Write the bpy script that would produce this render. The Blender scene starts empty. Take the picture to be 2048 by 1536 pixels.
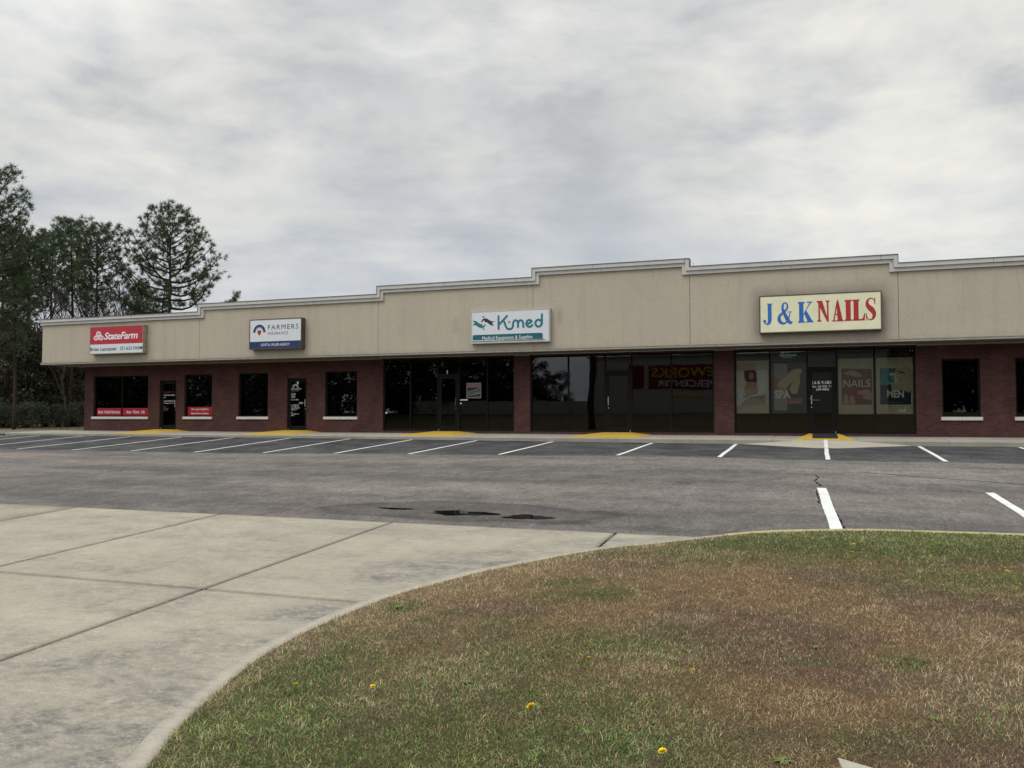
import bpy, math, random
import numpy as np
from mathutils import Vector, Matrix
random.seed(7); RS = np.random.RandomState(11)
SC = bpy.context.scene
COL = SC.collection
R = math.radians

# ------------------------------------------------------------------ camera geometry
F = 1680.0; TH = math.atan(1680/4690.0); PITCH = math.atan(64/F)
CAM = Vector((0, -30.5, 0.684))          # front wall is the plane Y=0, eye 30.5 m in front of it
SN, CS = math.sin(TH), math.cos(TH)
def direction(px, py):
    a = (px-1024)/F; b = -(py-768)/F
    fy = math.cos(PITCH)-b*math.sin(PITCH); fz = math.sin(PITCH)+b*math.cos(PITCH)
    return Vector((-SN*fy+CS*a, CS*fy+SN*a, fz))
def on_wall(px, py, Y=0.0):
    r = direction(px, py); t = (Y-CAM.y)/r.y
    p = CAM+r*t; return p.x, p.z
def at_depth(px, depth):
    r = (px-1024)/F
    return CAM.x+depth*(-SN+CS*r), CAM.y+depth*(CS+SN*r)

# ------------------------------------------------------------------ object helpers
ORG = {}
def tag(o, label=None, cat=None, group=None, kind=None):
    if label: o['label'] = label
    if cat: o['category'] = cat
    if group: o['group'] = group
    if kind: o['kind'] = kind
    return o
def thing(name, label, cat, loc=(0, 0, 0), group=None):
    o = bpy.data.objects.new(name, None); COL.objects.link(o); o.location = loc
    o.empty_display_size = .3
    ORG[o] = Vector(loc); return tag(o, label, cat, group)
def dup(root, loc, rz=0, sc=1.0):
    r = root.copy(); COL.objects.link(r); r.location = loc; r.rotation_euler = (0, 0, rz); r.scale = (sc, sc, sc)
    for ch in list(root.children):
        c = ch.copy(); COL.objects.link(c); c.parent = r
    return r
class MB:
    def __init__(s): s.v = []; s.f = []
    def add(s, vs, fs):
        n = len(s.v); s.v += [tuple(v) for v in vs]; s.f += [tuple(i+n for i in f) for f in fs]
    def box(s, x0, x1, y0, y1, z0, z1):
        s.add([(x0,y0,z0),(x1,y0,z0),(x1,y1,z0),(x0,y1,z0),(x0,y0,z1),(x1,y0,z1),(x1,y1,z1),(x0,y1,z1)],
              [(0,3,2,1),(4,5,6,7),(0,1,5,4),(1,2,6,5),(2,3,7,6),(3,0,4,7)]); return s
    def prism(s, poly, y0, y1):
        """polygon in (x,z), front face at y0 (towards the viewer), back at y1"""
        n = len(poly)
        a = sum(poly[i][0]*poly[(i+1)%n][1]-poly[(i+1)%n][0]*poly[i][1] for i in range(n))
        if a < 0: poly = poly[::-1]
        s.add([(p[0], y0, p[1]) for p in poly]+[(p[0], y1, p[1]) for p in poly],
              [tuple(range(n)), tuple(range(2*n-1, n-1, -1))]+[(i, n+i, n+(i+1) % n, (i+1) % n) for i in range(n)])
        return s
    def slab(s, poly, z0, z1):
        n = len(poly)
        s.add([(p[0], p[1], z1(p) if callable(z1) else z1) for p in poly]+[(p[0], p[1], z0(p) if callable(z0) else z0) for p in poly],
              [tuple(range(n)), tuple(range(2*n-1, n-1, -1))]+[(i, n+i, n+(i+1) % n, (i+1) % n) for i in range(n)])
        return s
    def tube(s, pts, rad, seg=6, cap=True):
        pts = [Vector(p) for p in pts]; n = len(pts); base = len(s.v)
        for i, p in enumerate(pts):
            t = (pts[min(i+1, n-1)]-pts[max(i-1, 0)]).normalized()
            a = t.cross(Vector((0, 0, 1)));
            if a.length < .05: a = t.cross(Vector((0, 1, 0)))
            a.normalize(); b = t.cross(a)
            r = rad[i] if hasattr(rad, '__len__') else rad
            for k in range(seg):
                q = 2*math.pi*k/seg
                s.v.append(tuple(p+a*math.cos(q)*r+b*math.sin(q)*r))
        for i in range(n-1):
            for k in range(seg):
                a0 = base+i*seg+k; a1 = base+i*seg+(k+1) % seg
                s.f.append((a0, a1, a1+seg, a0+seg))
        if cap:
            s.f.append(tuple(base+k for k in range(seg))[::-1]); s.f.append(tuple(base+(n-1)*seg+k for k in range(seg)))
        return s
    def build(s, name, m, parent=None, smooth=False):
        me = bpy.data.meshes.new(name)
        o = Vector((0, 0, 0))
        if parent is not None: o = ORG[parent]
        me.from_pydata([(v[0]-o.x, v[1]-o.y, v[2]-o.z) for v in s.v], [], s.f); me.update()
        return link(name, me, m, parent, smooth)
def link(name, me, m, parent=None, smooth=False):
    ob = bpy.data.objects.new(name, me); COL.objects.link(ob)
    if m: me.materials.append(m)
    if parent is not None: ob.parent = parent; ORG[ob] = ORG[parent]
    else: ORG[ob] = Vector((0, 0, 0))
    if smooth: me.polygons.foreach_set('use_smooth', [True]*len(me.polygons))
    return ob
def npmesh(name, V, Fc, m, parent=None, attrs=None, smooth=False):
    """V (n,3) array, Fc list of (k faces x m verts) int arrays"""
    V = np.asarray(V, np.float32)
    if parent is not None: V = V-np.array(ORG[parent], np.float32)
    me = bpy.data.meshes.new(name); me.vertices.add(len(V)); me.vertices.foreach_set('co', V.ravel())
    tot = sum(f.size for f in Fc); nf = sum(len(f) for f in Fc)
    me.loops.add(tot); me.polygons.add(nf)
    me.loops.foreach_set('vertex_index', np.concatenate([f.ravel() for f in Fc]).astype(np.int32))
    st = []; c = 0
    for f in Fc:
        st.append(c+np.arange(len(f))*f.shape[1]); c += f.size
    me.polygons.foreach_set('loop_start', np.concatenate(st).astype(np.int32))
    me.update(calc_edges=True); me.validate()
    for k, a in (attrs or {}).items():
        if a.ndim == 1:
            me.attributes.new(k, 'FLOAT', 'POINT').data.foreach_set('value', a.astype(np.float32))
        else:
            me.attributes.new(k, 'FLOAT_COLOR', 'POINT').data.foreach_set('color', np.c_[a, np.ones(len(a))].astype(np.float32).ravel())
    return link(name, me, m, parent, smooth)

# value noise (numpy)
class VN:
    def __init__(s, seed): s.t = np.random.RandomState(seed).rand(256, 256)
    def n(s, x, y):
        xi = np.floor(x).astype(int); yi = np.floor(y).astype(int); fx = x-xi; fy = y-yi
        fx = fx*fx*(3-2*fx); fy = fy*fy*(3-2*fy)
        g = lambda a, b: s.t[a % 256, b % 256]
        return (g(xi, yi)*(1-fx)+g(xi+1, yi)*fx)*(1-fy)+(g(xi, yi+1)*(1-fx)+g(xi+1, yi+1)*fx)*fy
    def f(s, x, y, o=4):
        r = 0; a = .5; t = 0
        for i in range(o): r = r+a*s.n(x*2**i+17*i, y*2**i+31*i); t += a; a *= .55
        return r/t
N1, N2, N3 = VN(1), VN(2), VN(3)
def sstep(a, b, x): t = np.clip((x-a)/(b-a), 0, 1); return t*t*(3-2*t)

# ------------------------------------------------------------------ materials
class NT:
    def __init__(s, name):
        s.m = bpy.data.materials.new(name); s.m.use_nodes = True; s.t = s.m.node_tree; s.t.nodes.clear()
        s.out = s.t.nodes.new('ShaderNodeOutputMaterial')
    def n(s, typ, ins=None, **props):
        nd = s.t.nodes.new('ShaderNode'+typ)
        for k, v in props.items(): setattr(nd, k, v)
        for k, v in (ins or {}).items():
            sock = nd.inputs[k]
            if isinstance(v, bpy.types.NodeSocket): s.t.links.new(v, sock)
            else: sock.default_value = v
        return nd
    def coord(s, scale=(1, 1, 1), rot=(0, 0, 0)):
        c = s.n('TexCoord'); mp = s.n('Mapping', {'Vector': c.outputs['Object'], 'Scale': scale, 'Rotation': rot})
        return mp.outputs[0]
    def noise(s, vec, scale, detail=4, rough=.55, dist=0):
        return s.n('TexNoise', {'Vector': vec, 'Scale': scale, 'Detail': detail, 'Roughness': rough, 'Distortion': dist}).outputs['Fac']
    def ramp(s, fac, stops):
        nd = s.n('ValToRGB', {'Fac': fac}); e = nd.color_ramp.elements
        while len(e) < len(stops): e.new(.5)
        for i, (p, c) in enumerate(stops):
            e[i].position = p; e[i].color = (c, c, c, 1) if not hasattr(c, '__len__') else (*c, 1)
        return nd.outputs['Color']
    def mix(s, fac, a, b, blend='MIX'):
        nd = s.n('Mix', data_type='RGBA', blend_type=blend)
        for i, v in ((0, fac), (6, a), (7, b)):
            if isinstance(v, bpy.types.NodeSocket): s.t.links.new(v, nd.inputs[i])
            else: nd.inputs[i].default_value = v if i == 0 else (*v, 1)[:4]
        return nd.outputs[2]
    def math(s, op, a, b=0.0, c=None):
        nd = s.n('Math', operation=op)
        for i, v in enumerate((a, b, c)):
            if v is None: continue
            if isinstance(v, bpy.types.NodeSocket): s.t.links.new(v, nd.inputs[i])
            else: nd.inputs[i].default_value = v
        return nd.outputs[0]
    def attr(s, name): return s.n('Attribute', attribute_name=name)
    def bump(s, h, strength=.3, dist=.01):
        return s.n('Bump', {'Height': h, 'Strength': strength, 'Distance': dist}).outputs[0]
    def bsdf(s, col, rough=.8, spec=.3, metal=0, normal=None, **kw):
        ins = {'Roughness': rough, 'Specular IOR Level': spec, 'Metallic': metal}
        ins['Base Color'] = col if isinstance(col, bpy.types.NodeSocket) else (*col, 1)
        if normal is not None: ins['Normal'] = normal
        ins.update(kw)
        b = s.n('BsdfPrincipled', ins); s.t.links.new(b.outputs[0], s.out.inputs[0]); return s.m
def rgb(r, g, b):
    return tuple((c/255/12.92 if c/255 <= .04045 else ((c/255+.055)/1.055)**2.4) for c in (r, g, b))
def plain(name, col, rough=.6, spec=.3, metal=0, var=.12, nscale=6):
    t = NT(name); n = t.noise(t.coord(), nscale, 4)
    c = t.mix(1, (*col,), t.ramp(n, [(.25, 1-var*1.6), (.75, 1+var)]), 'MULTIPLY')
    return t.bsdf(c, rough, spec, metal)

def m_brick():
    t = NT('brick'); c = t.n('TexCoord').outputs['Object']
    sp = t.n('SeparateXYZ', {0: c}); x = t.math('ADD', sp.outputs[0], sp.outputs[1])
    cb = t.n('CombineXYZ', {0: x, 1: sp.outputs[2], 2: 0.0}).outputs[0]
    b = t.n('TexBrick', {'Vector': cb, 'Color1': (.090, .037, .032, 1), 'Color2': (.061, .027, .024, 1), 'Mortar': (.085, .055, .048, 1),
            'Scale': 1.0, 'Mortar Size': .006, 'Mortar Smooth': .2, 'Bias': 0.0, 'Brick Width': .21, 'Row Height': .075})
    b.offset = .5
    n = t.noise(cb, 1.3, 6, .6); n2 = t.noise(cb, 30, 3)
    col = t.mix(1, b.outputs['Color'], t.ramp(n, [(.3, .72), (.7, 1.2)]), 'MULTIPLY')
    col = t.mix(1, col, t.ramp(n2, [(.25, .8), (.75, 1.2)]), 'MULTIPLY')
    # rising damp efflorescence near the base, pale specks
    n3 = t.noise(cb, 7, 8, .8); sp2 = t.ramp(n3, [(.66, 0.0), (.72, .35)])
    col = t.mix(sp2, col, (.28, .2, .17))
    nb = t.bump(b.outputs['Fac'], .5, .006)
    t.n('Value')
    return t.bsdf(col, .88, .2, normal=nb)
def m_stucco():
    t = NT('stucco'); v = t.coord()
    n = t.noise(v, .45, 5, .6); st = t.noise(t.coord((3.2, 3.2, .28)), 1.0, 7, .7)
    fine = t.noise(v, 160, 3, .7); mid = t.noise(v, 9, 5, .65)
    c = t.mix(t.ramp(n, [(.3, 0.), (.7, 1.)]), (.460, .405, .315), (.415, .367, .289))
    c = t.mix(1, c, t.ramp(st, [(.36, .93), (.5, 1.0), (.7, 1.02)]), 'MULTIPLY')
    c = t.mix(1, c, t.ramp(mid, [(.3, .95), (.7, 1.04)]), 'MULTIPLY')
    c = t.mix(1, c, t.ramp(fine, [(.4, .86), (.6, 1.1)]), 'MULTIPLY'); c = t.mix(1, c, t.ramp(t.noise(v, 34, 5, .8), [(.4, .93), (.6, 1.05)]), 'MULTIPLY')
    # grime: around the right-hand sign box, along the drip edge, below the cornice
    sp = t.n('SeparateXYZ', {0: t.n('VectorMath', {0: v, 1: (-12., 0., 0.)}, operation='ADD').outputs[0]})
    def boxmask(x0, x1, z0, z1, soft):
        cx, cz, hx, hz = (x0+x1)/2, (z0+z1)/2, (x1-x0)/2, (z1-z0)/2
        dx = t.math('MAXIMUM', t.math('SUBTRACT', t.math('ABSOLUTE', t.math('SUBTRACT', sp.outputs[0], cx)), hx), 0.)
        dz = t.math('MAXIMUM', t.math('SUBTRACT', t.math('ABSOLUTE', t.math('SUBTRACT', sp.outputs[2], cz)), hz), 0.)
        d = t.math('SQRT', t.math('ADD', t.math('MULTIPLY', dx, dx), t.math('MULTIPLY', dz, dz)))
        return t.math('SUBTRACT', 1.0, t.math('MINIMUM', t.math('DIVIDE', d, soft), 1.0))
    gr = t.math('MULTIPLY', t.math('POWER', boxmask(-1.65, 2.1, 3.5, 4.7, .55), 1.6), .5)
    g2 = t.math('MULTIPLY', boxmask(-30.4, -27.3, 4.5, 4.8, .35), .25)
    g3 = t.math('MULTIPLY', t.math('POWER', boxmask(-12.75, -12.7, 3.9, 4.3, .25), 2.5), .22)
    g4 = t.math('MULTIPLY', t.math('POWER', boxmask(-8.65, -8.6, 4.1, 4.5, .22), 2.5), .25)
    g5 = t.math('MULTIPLY', boxmask(-34, 20, 2.9, 3.16, .14), .16)
    g = t.math('ADD', t.math('ADD', gr, g2), t.math('ADD', g3, t.math('ADD', g4, g5)))
    g = t.math('MULTIPLY', g, t.math('ADD', .45, t.noise(t.coord((1, 1, .5)), 5, 6, .7)))
    c = t.mix(g, c, (.12, .105, .085))
    return t.bsdf(c, .92, .15, normal=t.bump(fine, .35, .004))
def m_concrete(name, c1, c2, grain=.14):
    t = NT(name); v = t.coord()
    n = t.noise(v, .5, 6, .6); n2 = t.noise(v, 5, 6, .7); n3 = t.noise(v, 60, 5, .8); n4 = t.noise(v, 260, 2, .6)
    c = t.mix(t.ramp(n, [(.32, 0.), (.68, 1.)]), c1, c2)
    c = t.mix(1, c, t.ramp(n2, [(.25, .88), (.75, 1.08)]), 'MULTIPLY')
    c = t.mix(1, c, t.ramp(n3, [(.38, 1-grain*1.5), (.62, 1+grain)]), 'MULTIPLY')
    c = t.mix(1, c, t.ramp(n4, [(.38, 1-grain*1.3), (.62, 1+grain)]), 'MULTIPLY')
    br = t.noise(t.coord((2.0, 70, 2)), 1.0, 3, .6); c = t.mix(1, c, t.ramp(br, [(.4, .95), (.6, 1.04)]), 'MULTIPLY')
    a = t.attr('stain').outputs['Fac']
    gr = t.noise(t.coord((7, 11, 7), (0, 0, .9)), 1.0, 9, .85); gr = t.ramp(gr, [(.40, .15), (.58, 1.15)])
    c = t.mix(t.math('MULTIPLY', a, gr), c, (.13, .125, .115))
    sp = t.noise(v, 38, 2, .5); c = t.mix(t.ramp(sp, [(.74, 0.), (.78, .5)]), c, (.12, .10, .08))
    return t.bsdf(c, .92, .1, normal=t.bump(t.mix(.5, n3, n4), .4, .004))
def m_asphalt():
    t = NT('asphalt'); v = t.coord()
    w = t.attr('seal').outputs['Fac']; damp = t.attr('damp').outputs['Fac']
    n = t.noise(t.coord((.10, .6, 1)), 1.0, 6, .6); n2 = t.noise(t.coord((14, 7, 7)), 1.0, 5, .8); n3 = t.noise(t.coord((60, 26, 26)), 1.0, 3, .8); n4 = t.noise(v, 1.1, 6, .65); n5 = t.noise(t.coord((5, 2.2, 2)), 1.0, 5, .7)
    worn = t.mix(t.ramp(n, [(.38, 0.), (.62, 1.)]), (.182, .160, .140), (.138, .129, .118))
    fresh = t.mix(t.ramp(n4, [(.38, 0.), (.66, 1.)]), (.044, .045, .048), (.071, .070, .070))
    c = t.mix(w, worn, fresh)
    c = t.mix(1, c, t.ramp(n4, [(.36, .84), (.64, 1.14)]), 'MULTIPLY')
    c = t.mix(1, c, t.ramp(n5, [(.38, .90), (.62, 1.09)]), 'MULTIPLY')
    c = t.mix(1, c, t.ramp(n2, [(.40, .84), (.60, 1.16)]), 'MULTIPLY')
    c = t.mix(1, c, t.ramp(n3, [(.40, .72), (.50, .97), (.62, 1.4)]), 'MULTIPLY')
    c = t.mix(t.math('MULTIPLY', damp, .85), c, (.022, .022, .023))
    # oil drips in the bays
    vo = t.n('TexVoronoi', {'Vector': t.coord((.38, .18, 0)), 'Scale': 1.0}, feature='F1').outputs['Distance']
    c = t.mix(t.math('MULTIPLY', t.ramp(t.math('ADD', vo, t.math('MULTIPLY', n2, .12)), [(.10, .55), (.17, 0.)]), t.ramp(n5, [(.4, .2), (.55, 1.)])), c, (.02, .02, .021))
    rg = t.math('SUBTRACT', .97, t.math('MULTIPLY', damp, .1))
    return t.bsdf(c, rg, .06, normal=t.bump(t.mix(.5, n2, n3), .5, .006))
def m_paint(name, col, wear=.5):
    t = NT(name); v = t.coord(); n = t.noise(v, 14, 8, .8); n2 = t.noise(v, 90, 3, .8)
    c = t.mix(1, (*col,), t.ramp(t.noise(v, 3, 4), [(.3, .85), (.7, 1.05)]), 'MULTIPLY')
    c = t.mix(t.ramp(n, [(wear+.1, 0.), (wear+.2, .8)]), c, (.16, .15, .14))
    c = t.mix(1, c, t.ramp(n2, [(.3, .88), (.7, 1.05)]), 'MULTIPLY')
    return t.bsdf(c, .75, .25, normal=t.bump(n2, .3, .002))
def m_glass(name='tinted_glass', T=(.50, .52, .50)):
    t = NT(name); v = t.coord((1, 1, 1))
    n = t.noise(v, .55, 2, .4); nb = t.n('Bump', {'Height': n, 'Strength': 1.0, 'Distance': .0022}).outputs[0]
    fr = t.n('Fresnel', {'IOR': 1.50, 'Normal': nb}).outputs[0]
    g = t.n('BsdfGlossy', {'Color': (1, 1, 1, 1), 'Roughness': .012, 'Normal': nb}).outputs[0]
    tr = t.n('BsdfTransparent', {'Color': (*T, 1)}).outputs[0]
    mx = t.n('MixShader', {0: fr, 1: tr, 2: g}).outputs[0]
    t.t.links.new(mx, t.out.inputs[0]); return t.m
def m_water():
    t = NT('puddle_water')
    return t.bsdf((.012, .012, .012), .03, .5)
def m_attr(name, rough=.8, spec=.2, trans=0.0, var=.2):
    t = NT(name); c = t.attr('col').outputs['Color']
    n = t.noise(t.coord(), 40, 2); c = t.mix(1, c, t.ramp(n, [(.3, 1-var), (.7, 1+var)]), 'MULTIPLY')
    m = t.bsdf(c, rough, spec)
    if trans > 0:
        b = [q for q in t.t.nodes if q.type == 'BSDF_PRINCIPLED'][0]
        tl = t.n('BsdfTranslucent', {'Color': c}); mx = t.n('MixShader', {0: trans, 1: b.outputs[0], 2: tl.outputs[0]})
        t.t.links.new(mx.outputs[0], t.out.inputs[0])
    return m
def m_lawn():
    t = NT('lawn_soil'); c = t.attr('col').outputs['Color']; v = t.coord()
    c = t.mix(1, c, t.ramp(t.noise(v, 60, 6, .8), [(.3, .5), (.7, 1.25)]), 'MULTIPLY')
    return t.bsdf(c, .95, .1, normal=t.bump(t.noise(v, 90, 5, .8), .8, .02))
def m_bark(name, c1, c2):
    t = NT(name); v = t.coord((3, 3, .7)); n = t.noise(v, 3, 6, .7)
    c = t.mix(t.ramp(n, [(.35, 0.), (.65, 1.)]), c1, c2)
    return t.bsdf(c, .95, .1, normal=t.bump(n, .8, .03))
M = {}
M['brick'] = m_brick(); M['stucco'] = m_stucco()
M['drive'] = m_concrete('concrete_drive', (.385, .348, .272), (.315, .288, .228))
M['walk'] = m_concrete('concrete_walk', (.38, .35, .30), (.30, .28, .245))
M['kerb'] = m_concrete('concrete_kerb', (.36, .335, .27), (.27, .255, .21))
M['ribbon'] = m_concrete('concrete_ribbon', (.405, .372, .30), (.35, .322, .262), .08)
M['asphalt'] = m_asphalt()
M['line'] = m_paint('line_paint', (.66, .66, .64), .52); M['yellow'] = m_paint('ramp_paint', (.52, .35, .05), .55)
M['blue'] = plain('kerb_blue', (.07, .19, .36), .8)
M['oldyellow'] = m_paint('faded_kerb_paint', (.42, .36, .19), .45)
M['glass'] = m_glass(); M['salon_glass'] = m_glass('salon_glass', (.80, .81, .78)); M['water'] = m_water()
M['bronze'] = plain('bronze_frame', (.007, .0068, .007), .65, .15)
M['cornice'] = plain('cornice_paint', (.50, .485, .455), .7, .3, var=.06, nscale=3)
M['flash'] = plain('cap_flashing', (.13, .125, .115), .6, .4)
M['trim'] = plain('trim_beige', (.34, .31, .26), .8)
M['soffit'] = plain('soffit_panel', (.15, .14, .125), .9)
M['sill'] = plain('sill_stone', (.60, .575, .52), .8, .2, var=.08)
M['inside'] = plain('interior_dark', (.022, .021, .020), .9)
M['blind'] = plain('window_blind', (.03, .03, .03), .9)
M['roof'] = plain('roof_membrane', (.25, .25, .25), .9)
M['metal'] = plain('brushed_metal', (.55, .52, .46), .35, .5, .8)
M['white'] = plain('sign_white', (.62, .64, .66), .45, .4, var=.03, nscale=2)
M['jkcream'] = plain('sign_cream', (.70, .68, .47), .45, .4, var=.06, nscale=2)
M['cab_brown'] = plain('cabinet_brown', (.085, .068, .052), .5, .4, var=.2)
M['cab_grey'] = plain('cabinet_grey', (.30, .28, .215), .6, .4, var=.35, nscale=9)
M['cab_light'] = plain('cabinet_light', (.44, .44, .41), .5, .4, var=.15)
M['sfred'] = plain('sign_red', (.40, .018, .032), .45, .4, var=.04)
M['navy'] = plain('sign_navy', (.012, .03, .11), .45, .4, var=.05)
M['ink'] = plain('letter_ink', (.012, .02, .045), .5)
M['letter_white'] = plain('letter_white', (.74, .75, .76), .5, var=.03)
M['letter_dim'] = plain('letter_grey', (.30, .30, .31), .5)
M['dimred'] = plain('letter_dull_red', (.22, .035, .05), .5)
M['teal'] = plain('sign_teal', (.008, .145, .18), .45, .4, var=.03)
M['teal_dark'] = plain('sign_teal_band', (.006, .10, .125), .45, .4, var=.03)
M['plum'] = plain('sign_plum', (.035, .03, .06), .5)
M['insure'] = plain('letter_maroon', (.17, .05, .08), .5)
M['shield'] = plain('shield_red', (.33, .025, .03), .5)
M['jkblue'] = plain('letter_blue', (.015, .12, .42), .45, .4, var=.05)
M['jkred'] = plain('letter_red', (.36, .018, .028), .45, .4, var=.05)
M['decalred'] = plain('banner_red', (.36, .010, .022), .5)
M['mat'] = plain('rubber_mat', (.018, .018, .02), .9)
M['needle'] = m_attr('pine_needles', .7, .2, .12); M['leaf'] = m_attr('shrub_leaves', .6, .25, .15)
M['blade'] = m_attr('grass_blades', .75, .2, .2, .1)
M['bark'] = m_bark('pine_bark', (.07, .05, .04), (.03, .023, .02)); M['bark2'] = m_bark('grey_bark', (.075, .063, .054), (.038, .032, .028))
M['lawn'] = m_lawn()
M['crack'] = plain('crack_dark', (.016, .015, .014), .95, .05)

# ------------------------------------------------------------------ ground heights; d = distance from the eye towards the wall
def G0(u, d):
    u = np.asarray(u, float); d = np.asarray(d, float)
    cz = np.interp(u, [-16, -2], [-.17, -.218]); za = np.interp(u, [-18, -4, 2], [-.50, -.375, -.41])
    t = np.clip((d-22.5)/5.5, 0, 1); s = np.clip((d-11.5)/11, 0, 1)
    z = np.where(d >= 22.5, za+(cz-za)*t, -.937+(za+.937)*s)
    z = np.where(d < 11.5, -.937+(d-11.5)*.047, z)
    return np.where(d < -4, -.937-15.5*.047, z)
PUD = [(-5.38, 12.62, .46, .24), (-4.22, 12.50, .31, .22), (-6.66, 12.78, .26, .08)]
def G(u, d):
    z = G0(u, d); u = np.asarray(u, float); d = np.asarray(d, float)
    for (pu, pd, a, b) in PUD:
        L = float(G0(pu, pd)); q = np.sqrt(((u-pu)/(a*1.3))**2+((d-pd)/(b*1.5))**2)
        m = 1-sstep(.95, 2.1, q); z = z*(1-m)+(L-.012)*m
    return z
def gz(u, d): return float(G(u, d))
YO = -30.5   # Y = d + YO

# asphalt: one sheet
us = np.concatenate([np.arange(-95, -20, .6), np.arange(-20, 9, .18), np.arange(9, 46, .6)])
ds = np.concatenate([np.arange(11.5, 14.4, .09), np.arange(14.4, 28.02, .25)]); ds[-1] = 28.03
def asphalt_attrs(U, D):
    edge = 22.35+.35*(N1.f(U*.35, D*.2, 4)-.5)
    seal = sstep(-.12, .12, D-edge)*(.92+.08*N2.f(U, D)); seal = np.where(U < -33.6, seal*.35, seal)
    seal = np.maximum(seal, .38*sstep(.42, .62, N3.f(U*.12+5, D*.45, 4))*(D < edge))
    seal = np.maximum(seal, .40*(1-sstep(13.2, 15.2, D)))
    q = np.sqrt(((U+5.3)/2.7)**2+((D-12.75)/.92)**2)+.55*(N2.f(U*1.1, D*1.6, 3)-.5)
    damp = (1-sstep(.88, 1.0, q))*.38
    ring = np.exp(-((q-.93)/.075)**2)*.42; damp = damp+ring
    for (pu, pd, a_, b_) in PUD: qq = np.sqrt(((U-pu)/a_)**2+((D-pd)/b_)**2); damp = np.maximum(damp, .95*(1-sstep(1.0, 1.55, qq)))
    q2 = np.sqrt(((U+2.0)/1.5)**2+((D-11.95)/.22)**2)+.8*(N1.f(U*2, D*3)-.5); damp += .3*(1-sstep(.6, 1.0, q2))
    damp += .25*sstep(.5, .7, N1.f(U*.5+9, D*2, 4))*sstep(27.2, 27.9, D)
    return seal, np.clip(damp, 0, 1)
def grid(us, ds, zf):
    U, D = np.meshgrid(us, ds); Z = zf(U, D); V = np.stack([U, D+YO, Z], -1).reshape(-1, 3)
    nu = len(us); i = np.arange(len(ds)-1)[:, None]*nu+np.arange(nu-1)[None]; i = i.ravel()
    return U.ravel(), D.ravel(), V, np.stack([i, i+1, i+nu+1, i+nu], 1)
U, D_, V, FC = grid(us, ds, G)
se, da = asphalt_attrs(U, D_)
o = npmesh('parking_lot', V, [FC], M['asphalt'], attrs={'seal': se, 'damp': da}, smooth=True); tag(o, kind='structure')
# side driveway left of the building
U, D_, V, FC = grid(np.arange(-95, -35.1, 1.0), np.arange(28.03, 35.6, .5), lambda u, d: G(u, d)+(d-28)*.006)
se, da = asphalt_attrs(U, D_)
o = npmesh('side_driveway', V, [FC], M['asphalt'], attrs={'seal': se*0+.1, 'damp': da*0}, smooth=True); tag(o, kind='structure')

# base ground to the horizon
gu = np.array([-900, -400, -200, -120, -96, -80, -60, -45, -36, -34, -20, -10, 0, 10, 20, 46, 60, 120, 400, 900.])
gd = np.array([-700, -300, -120, -60, -40, -32, -27, -22, -16, -10, -6, -2, 2, 6, 11, 16, 22, 27.5, 31, 35.6, 38, 46, 60, 120, 400, 1200.])
def base(u, d):
    z = G0(u, d)-.35
    z = np.where(d > 28, -.55, z); z = np.where((u < -34.5) & (d > 35), -.16+np.clip(d-36, 0, 10)*.004, z)
    z = np.where(d < -10, np.interp(-d, [10, 16, 22, 27, 32], [-1.75, -1.6, -.4, .8, 1.1]), z)
    return z
U, D_, V, FC = grid(gu, gd, base)
t = NT('field_grass'); v = t.coord(); cc = t.mix(t.ramp(t.noise(v, .6, 6, .7), [(.35, 0.), (.65, 1.)]), (.10, .105, .045), (.15, .12, .07))
cc = t.mix(1, cc, t.ramp(t.noise(v, 12, 5, .8), [(.3, .6), (.7, 1.3)]), 'MULTIPLY'); M['field'] = t.bsdf(cc, .95, .1)
o = npmesh('ground', V, [FC], M['field'], smooth=False); tag(o, kind='structure')
# public road behind the viewer
mb = MB(); mb.slab([(-150, YO-21), (120, YO-21), (120, YO-11), (-150, YO-11)], -1.6, lambda p: -1.28)
o = mb.build('road', plain('road_asphalt', (.09, .088, .085), .9)); tag(o, kind='structure')

# ------------------------------------------------------------------ lawn island outline (u,d)
EDGE = [(-1.6, -6.5), (-1.9, -3), (-2.3, 0), (-2.85, 2.2), (-3.25, 3.2), (-3.56, 3.85), (-3.86, 4.6), (-4.13, 5.87), (-4.04, 7.26), (-3.75, 8.2), (-3.37, 9.02), (-2.6, 10.22),
        (-1.9, 10.85), (-1.17, 11.28), (-.4, 11.62), (.2, 11.85), (.83, 12.0), (2.45, 12.12), (30, 12.15)]
def catmull(P, k=8):
    P = [np.array(p, float) for p in P]; out = []
    for i in range(len(P)-1):
        a, b, c, d = P[max(i-1, 0)], P[i], P[i+1], P[min(i+2, len(P)-1)]
        for j in range(k):
            t = j/k; out.append(.5*((2*b)+(-a+c)*t+(2*a-5*b+4*c-d)*t*t+(-a+3*b-3*c+d)*t**3))
    out.append(P[-1]); return np.array(out)
EC = catmull(EDGE[:-1]); EC = np.vstack([EC, [[6, 12.13], [12, 12.14], [30, 12.15]]])
def dist_edge(u, d):
    u = np.asarray(u, float); d = np.asarray(d, float); best = np.full(u.shape, 1e9)
    for i in range(len(EC)-1):
        a = EC[i]; b = EC[i+1]; ab = b-a; L = (ab**2).sum()
        t = np.clip(((u-a[0])*ab[0]+(d-a[1])*ab[1])/L, 0, 1)
        best = np.minimum(best, np.hypot(u-a[0]-t*ab[0], d-a[1]-t*ab[1]))
    return best
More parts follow.
